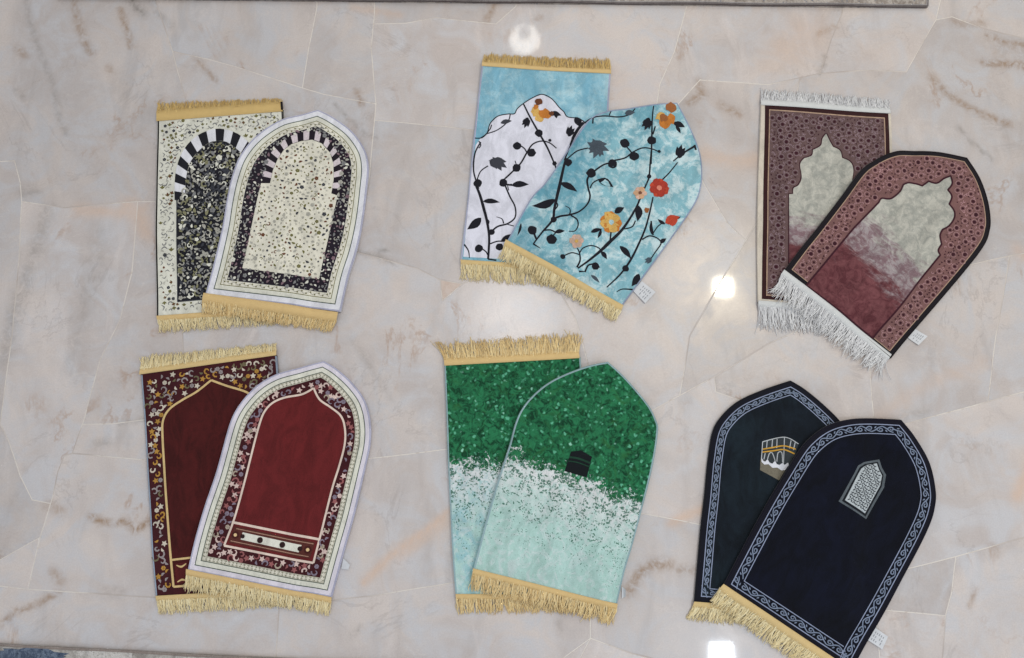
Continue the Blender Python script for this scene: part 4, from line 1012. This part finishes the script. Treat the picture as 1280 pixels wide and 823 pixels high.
for i, (x, y, a, q) in enumerate(along(D2.inset(16.3), 4.6 * U)):
    g1 += blossom(*at(x, y, a, 0, 0), 1.9 * U, 4, a); s_ = 1 if i % 2 else -1; g2.append(ribbon([at(x, y, a, -2.2 * U, s_ * 2.2 * U), at(x, y, a, 0, -s_ * 1.2 * U), at(x, y, a, 2.2 * U, s_ * 2.2 * U)], .7 * U))
D2.add('band_flower', g1, IVORY, 3); D2.add('band_vine', g2, dye('olive_grey_pile', 120, 120, 98), 2)
blk = loop_of(D2.inset(19.2)); D2.surface('plum_band', blk, BURG_B, 1)
lft = [(285, 681), (297, 649), (310, 600), (320, 562.5), (328.8, 530), (335, 515), (345, 504.5), (360, 498), (380, 493.5), (393.8, 486)]
rgt = [(393.8, 486), (401, 500), (415, 510), (427.5, 520.5), (432.5, 535), (432.5, 555), (426, 582), (417, 612), (401, 674), (393.8, 703)]
al = catmull(W(lft)) + catmull(W(rgt))[1:]
D2.surface('burgundy_field', al, BURG, 2)
cl = dye('cream_line_pile', 226, 206, 192, grain=.08)
D2.add('arch_line', [ribbon(W(lft), 2.4 * U), ribbon(W(rgt), 2.4 * U), px_stroke([(285, 681), (340, 692), (393.8, 703)], 2.6), px_stroke([(294.5, 652), (348, 663), (401, 674)], 2.8)], cl, 3)
Kp = (160, 590, 4.0)
P_ = lambda pts: W(Z(*Kp, pts))
D2.add('lower_panel', [fill(P_([(552, 268), (942, 350), (918, 430), (522, 348)]))], dye('rust_panel_pile', 88, 44, 38), 3)
D2.add('panel_line', [ribbon(P_(q), 1 * U) for q in ([(560, 280), (935, 358)], [(532, 340), (912, 420)])], dye('tan_panel_pile', 168, 132, 112), 4)
D2.add('panel_cartouche', [fill(P_([(592, 298), (880, 362), (866, 398), (582, 334)]))], CREAM, 4.5)
for x, y, q, m, lv in ((677, 337, 14, 'espresso_pile', 6), (787, 360, 14, 'espresso_pile', 6), (592, 318, 10, 'espresso_pile', 6), (872, 380, 11, 'espresso_pile', 6), (556, 311, 17, 'russet_brown_pile', 5), (908, 386, 17, 'russet_brown_pile', 5), (556, 311, 8, 'sand_pile', 6), (908, 386, 8, 'sand_pile', 6)):
    D2.add('panel_medallion', [disc(*P_([(x, y)])[0], q / 4 * U, 12)], _mc.get(m) or dye(m, *((44, 24, 24) if 'esp' in m else (70, 28, 26))), lv)
hol = W([(281, 685), (293, 648), (306, 600), (316, 562), (325, 529), (331, 512), (343, 500), (359, 494), (378, 489.5), (394, 481), (404, 496), (417, 506), (431, 518), (436.5, 534), (436.5, 556), (430, 584), (421, 614), (405, 675), (396, 708)])
FM2 = [dye('blush_flower_pile', 214, 190, 182, grain=.1), dye('rosewood_pile', 150, 92, 92), dye('putty_pile', 170, 156, 140), dye('lilac_grey_pile', 132, 120, 134)]
reg = loop_of(D2.inset(19.8))
tracery(D2, reg, hol, 9, FM2, 5.0, 2)
D2.fringe((238, 711), (416, 747), (234, 736), (413, 770), GOLD_P, TAPE, head=6, n=250, seed=13, wild=.26)
D2.label_tag([(427, 711), (429.5, 698), (438, 706), (436, 712)], PAPER)

# ------------------------------------------------------------------ E: green pair
def m_green(name, v0, slope, aqua, seed=0.0):
    t = NT(name); o = t.obj(); ov = t.mapping(o, (1, 1, 1), 0, (seed, seed * .7, 0))
    sep = t.n('ShaderNodeSeparateXYZ'); t.l(o, sep.inputs[0])
    n1 = t.noise(ov, 60, 5, .68, 1.2); n2 = t.noise(ov, 20, 5, .66, 1.6); warp = t.noise(ov, 90, 2, .6, 0, 1)
    wv = t.n('ShaderNodeVectorMath', operation='MULTIPLY_ADD'); t.l(warp, wv.inputs[0]); wv.inputs[1].default_value = (.012, .012, 0); t.l(ov, wv.inputs[2])
    g = t.mix(t.rng(n1, .36, .6), srgb(8, 58, 36), srgb(40, 118, 78)); g = t.mix(t.rng(n2, .5, .72, 0, .6), g, srgb(46, 100, 52))
    fl = t.vor(wv.outputs[0], 72); fl2 = t.noise(ov, 34, 3, .6)
    g = t.mix(t.math('MULTIPLY', t.rng(fl, .16, .34, 1, 0), t.rng(fl2, .42, .58)), g, srgb(96, 176, 142))
    fl3 = t.vor(t.mapping(wv.outputs[0], (1, 1, 1), 0, (2, 3, 0)), 48)
    g = t.mix(t.math('MULTIPLY', t.rng(fl3, .12, .22, .9, 0), t.rng(t.noise(ov, 22, 2), .52, .62)), g, srgb(150, 212, 188))
    pale = t.mix(t.rng(n2, .35, .65), aqua, srgb(176, 208, 202)); pale = t.mix(t.rng(t.noise(ov, 26, 5, .65, 2.2), .48, .62, 0, .55), pale, srgb(208, 218, 219))
    pale = t.mix(t.rng(t.noise(t.mapping(ov, (1, 1, 1), 0, (5, 2, 0)), 20, 5, .65, 1.8), .6, .72, 0, .55), pale, srgb(132, 182, 164))
    v = t.math('ADD', sep.outputs[1], t.math('MULTIPLY', sep.outputs[0], slope))
    d = t.math('SUBTRACT', v, v0)                              # > 0 towards the green end
    near = t.rng(d, -.15, 0.0)                                 # whitest close to the splashes
    pale = t.mix(t.math('MULTIPLY', near, t.rng(n1, .38, .55, .2, .9)), pale, srgb(222, 222, 224))
    # little green specks, dense near the boundary
    sp = t.vor(wv.outputs[0], 215, rand=1); th = t.rng(d, -.26, .01, .05, .74, False)
    spk = t.math('MULTIPLY', t.math('LESS_THAN', t.math('MULTIPLY', sp, 1.15), th), t.rng(t.noise(ov, 70, 3, .6, .5), .47, .52))
    pale = t.mix(t.math('MULTIPLY', spk, .85), pale, srgb(30, 96, 74))
    edge = t.math('ADD', d, t.math('ADD', t.math('MULTIPLY', t.math('SUBTRACT', n2, .5), .13), t.math('MULTIPLY', t.math('SUBTRACT', t.noise(ov, 120, 4, .75, .8), .5), .16)))
    c = t.mix(t.rng(edge, -.003, .003), pale, g)
    return pile_finish(t, c, grain=.10)
E1 = Rug('prayer_mat', 'rectangular green mat splashing into pale aqua, lying under the green arch-topped mat', 'prayer mat', G1,
  [[(570, 743), (566, 687), (561, 590), (559, 531), (556, 456)], [(556, 456), (725, 447)], [(725, 447), (735, 590), (748, 742)], [(748, 742), (570, 743)]], seed=9)
E1.body(m_green('green_splash_pile', .30, 0.0, srgb(150, 194, 200))); E1.binding(SAGE, 1.3, sides=[0]); E1.binding(SAGE, 1.3, sides=[2])
E1.fringe((556, 457), (724, 447.5), (549, 430), (725, 418), GOLD, TAPE, head=8, n=250, seed=14, wild=.2)
E1.fringe((570, 743), (748, 743), (571, 766), (750, 765), GOLD, TAPE, head=5, n=230, seed=15, wild=.25)
E2 = Rug('prayer_mat', 'green arch-topped mat fading to pale aqua, with a small black shrine near its middle', 'prayer mat', G1,
  [[(592, 712), (607, 655), (623, 600), (636.6, 558), (644, 531), (652, 513), (665.6, 496), (685, 480), (709, 468), (738, 458), (759, 453.6)],
   [(759, 453.6), (774, 467), (790, 484), (809, 507), (818.5, 525), (821, 541), (813, 590), (792.4, 670), (780, 711.5), (770, 755)],
   [(770, 755), (592, 712)]], under=E1, seed=10)
E2.body(m_green('green_spray_pile', 0.262, .12, srgb(168, 202, 194), 3.3)); E2.binding(SAGE, 1.5)
Ke = (530, 410, 4.129)
E2.add('shrine_body', [fill(W(Z(*Ke, [(755, 640), (805, 634), (862, 666), (835, 772), (722, 740)])))], dye('shrine_black_pile', 16, 22, 26), 1)
E2.add('shrine_band', [px_stroke([(746, 668), (795, 676), (856, 700)], 2.0, Ke), px_stroke([(742, 688), (790, 696), (850, 718)], 1.2, Ke)], dye('shrine_band_pile', 26, 62, 46), 2)
E2.fringe((592, 710), (771, 755), (587, 736), (767, 781), GOLD, TAPE, head=6, n=250, seed=16, wild=.26)
E2.label_tag([(777, 748), (777, 733), (781, 736), (781, 745)], PAPER, curlz=.009)

# ------------------------------------------------------------------ F: black pair
LINEP = dye('silver_blue_pile', 146, 156, 182, grain=.1); SCR = dye('steel_scroll_pile', 124, 136, 158, grain=.12)
def scroll_band(rug, o, i_, step, mat, lv, lines):
    g = []
    mid = rug.inset((o + i_) / 2); hw = (i_ - o) / 2 * .72
    for k, (x, y, a, q) in enumerate(along(mid, step * U)):
        A = lambda u, v: at(x, y, a, u * U, v * U); s_ = 1 if k % 2 else -1; h = step / 2
        g.append(ribbon([A(-h, -s_ * hw * .9), A(-h * .35, -s_ * hw * .35), A(h * .35, s_ * hw * .55), A(h, s_ * hw * .9)], [1.1 * U, 1.5 * U, 1.1 * U]))
        g.append(ribbon([A(-h * .2, -s_ * hw * .1), A(h * .45, -s_ * hw * .75), A(h * .95, -s_ * hw * .5), A(h * .85, s_ * hw * .15), A(h * .4, s_ * hw * .05), A(h * .45, -s_ * hw * .3)], [1.2 * U, 1.5 * U, .8 * U], step=.0015))
        g.append(leaf(A(-h * .5, s_ * hw * .2), A(-h * .1, s_ * hw * .95), 1.6 * U))
    rug.add('scroll_print', g, mat, lv)
    rug.ring('border_line', o - 1.1, o, lines, lv); rug.ring('border_line', i_, i_ + 1.0, lines, lv)
def m_velvet(name, c1, c2, sheen):
    t = NT(name); o = t.obj(); return pile_finish(t, t.mix(t.rng(t.noise(o, 5, 4, .6, .5), .35, .65), c1, c2), sheen=sheen, grain=.2, brush=.35)
F1 = Rug('prayer_mat', 'teal black arch-topped mat with a small gold-banded shrine, lying partly under the navy mat', 'prayer mat', G1,
  [[(867, 752), (871, 705), (875, 659.6), (879.6, 619.7), (884, 575), (890, 540), (901.6, 520), (922, 502), (953, 488), (987, 476.6)],
   [(987, 476.6), (1005, 488), (1030, 509), (1048, 527), (1062, 548), (1068, 575), (1064, 620), (1056, 690), (1047, 765)],
   [(1047, 765), (867, 752)]], seed=11)
F1.body(m_velvet('teal_black_velvet', srgb(14, 21, 30), srgb(22, 33, 41), .08)); F1.binding(dye('soot_binding', 14, 14, 24), 1.6)
F1.ring('dark_margin', 2, 6.6, dye('soot_pile', 14, 16, 28), 1); scroll_band(F1, 7.8, 15.8, 11, SCR, 2, LINEP)
Kf = (850, 465, 3.879); PF = lambda pts: W(Z(*Kf, pts))
F1.add('shrine_ground', [fill(PF([(382, 425), (520, 440), (500, 480), (472, 526), (380, 476)]))], dye('dun_pile', 118, 112, 98), 2)
for q in ([(392, 340), (498, 318), (492, 470), (386, 425)], [(498, 318), (566, 350), (548, 410), (520, 460), (492, 470)]): F1.add('shrine_wall', [fill(PF(q))], dye('graphite_pile', 52, 58, 62), 3)
F1.add('shrine_drape', [ngon(PF([(386, 415), (395, 432), (404, 436), (415, 424), (425, 440), (438, 446), (452, 432), (460, 448), (472, 452), (488, 442), (498, 452), (514, 440), (518, 452), (500, 476), (482, 478), (462, 464), (440, 466), (420, 448), (400, 450), (386, 436)]))], dye('drape_white_pile', 218, 220, 228, grain=.08), 4)
F1.add('shrine_edge', [px_stroke(p, .9, Kf) for p in ([(392, 340), (498, 318), (566, 350)], [(498, 318), (492, 445)], [(392, 340), (386, 425)], [(440, 330), (436, 372)], [(462, 326), (460, 370)], [(414, 336), (410, 376)], [(530, 334), (522, 372)], [(550, 343), (541, 380)], [(404, 395), (398, 425)], [(415, 424), (425, 396), (438, 394), (452, 432)], [(460, 436), (466, 394), (484, 392), (488, 440)])], dye('cloud_line_pile', 182, 186, 190, grain=.1), 4)
F1.add('shrine_band', [px_stroke([(392, 376), (440, 368), (496, 360), (552, 376)], 1.3, Kf), px_stroke([(390, 390), (440, 384), (494, 378), (546, 398)], 1.3, Kf)], dye('bright_gold_pile', 206, 158, 62, grain=.1), 5)
F1.fringe((866, 752.5), (1047, 766), (857, 775), (1046, 790), GOLD_P, TAPE_P, head=6, n=240, seed=17, wild=.24)
F2 = Rug('prayer_mat', 'plain navy arch-topped mat with scrolled silver border and small latticed silver niche', 'prayer mat', G1,
  [[(901, 731), (937.6, 661), (971, 602), (994, 565), (1010, 547), (1030.5, 533), (1054, 526), (1082, 523.8), (1123, 525.6)],
   [(1123, 525.6), (1139, 546), (1156.8, 577), (1165.5, 609), (1165.8, 632), (1156, 662), (1120.7, 730), (1069, 824), (1062, 837)],
   [(1062, 837), (901, 731)]], under=F1, seed=12)
F2.body(m_velvet('navy_velvet', srgb(7, 10, 22), srgb(9, 13, 30), .03)); F2.binding(dye('midnight_binding', 12, 10, 26), 1.6)
F2.ring('dark_margin', 2, 6.2, dye('midnight_pile', 12, 11, 26), 1); scroll_band(F2, 7.4, 17.6, 13, SCR, 2, LINEP)
niche = PF([(955, 425), (968, 465), (988, 500), (978, 560), (886, 712), (748, 626), (830, 485), (845, 455), (875, 438)])
ni2 = PF([(948, 437), (958, 470), (975, 500), (966, 556), (882, 700), (764, 624), (838, 490), (853, 462), (880, 447)])
ni3 = PF([(942, 444), (952, 472), (968, 503), (958, 552), (878, 684), (778, 620), (845, 494), (860, 470), (884, 453)])
F2.add('niche_edge', [fill(niche)], dye('niche_edge_pile', 92, 100, 106), 1); F2.add('niche_frame', [fill(ni2)], dye('frame_black_pile', 18, 22, 30), 2); F2.add('niche_field', [fill(ni3)], dye('pewter_pile', 186, 194, 198, grain=.1), 3)
g = []; base = np.array(PF([(778, 620)])[0]); e1 = np.array(PF([(878, 684)])[0]) - base; e1 /= np.linalg.norm(e1); e2 = np.array([-e1[1], e1[0]])
for i in range(-4, 44):
    for j in range(0, 36):
        c = base + e1 * (i * 3.3 * U) + e2 * (j * 3.3 * U); t_ = 1.9 * U; k = (i * 7 + j * 3) % 4
        pts = {0: [(-.8, -.5), (0, .5), (.8, -.4)], 1: [(-.7, .5), (.1, .4), (.2, -.6)], 2: [(-.5, -.6), (.5, .6)], 3: [(-.8, 0), (0, -.5), (.6, .4)]}[k]
        q = [tuple(c + e1 * (u * t_) + e2 * (v * t_)) for u, v in pts]
        if inside(q, ni3).all(): g.append(ribbon(q, 1.05 * U, smooth=False, step=.004))
F2.add('niche_lattice', g, dye('lattice_dark_pile', 30, 36, 46), 6)
F2.fringe((900, 729), (1063, 838), (885, 752), (1042, 862), GOLD_P, TAPE_P, head=8, n=240, seed=18, wild=.24)
F2.label_tag([(1081, 798), (1091, 783), (1108, 795), (1101, 811)], PAPER, PRINT)

# ------------------------------------------------------------------ the round lamp whose mirror image shows in the floor
cx, cy = floor_pt(656, 47); kz = 1 + 3.0 / CAM_H; cx, cy = cx * kz, cy * kz
lampr = bpy.data.objects.new('ceiling_lamp', None); C.objects.link(lampr); lampr.location = (cx, cy, 3.0)
lampr['label'] = 'round glowing ceiling lamp mirrored in the polished floor above the sky blue mat'; lampr['category'] = 'ceiling lamp'
def dome(name, r0, r1, z0, z1, mat, parent):
    n, V, F = 40, [], []
    prof = [(r0, z0), (r0 + (r1 - r0) * .15, z0 - .012), (r0 + (r1 - r0) * .55, z0 - .016), (r1 - .006, z1 + .01), (r1, z1 + .03), (r1, .05)]
    for rr_, zz in prof:
        for i in range(n): t_ = 2 * math.pi * i / n; V.append((rr_ * math.cos(t_), rr_ * math.sin(t_) * .92, zz))
    for j in range(len(prof) - 1):
        for i in range(n): F.append((j * n + i, j * n + (i + 1) % n, (j + 1) * n + (i + 1) % n, (j + 1) * n + i))
    if r0 < .07: F.append(tuple(range(n)))
    return link(name, mesh(name, V, F), mat, parent)
gl = NT('glowing_glass'); gl.b.inputs['Base Color'].default_value = (.9, .88, .82, 1); gl.b.inputs['Emission Color'].default_value = (1, .96, .88, 1); gl.b.inputs['Emission Strength'].default_value = 24
gc = NT('dim_glass'); gc.b.inputs['Base Color'].default_value = (.8, .78, .76, 1); gc.b.inputs['Emission Color'].default_value = (1, .96, .9, 1); gc.b.inputs['Emission Strength'].default_value = 1.5
dome('lamp_shade', .03, .108, 0, -.01, gl.m, lampr)
cap = dome('lamp_cap', .001, .052, -.03, -.03, gc.m, lampr); cap.location = (0, .025, 0)
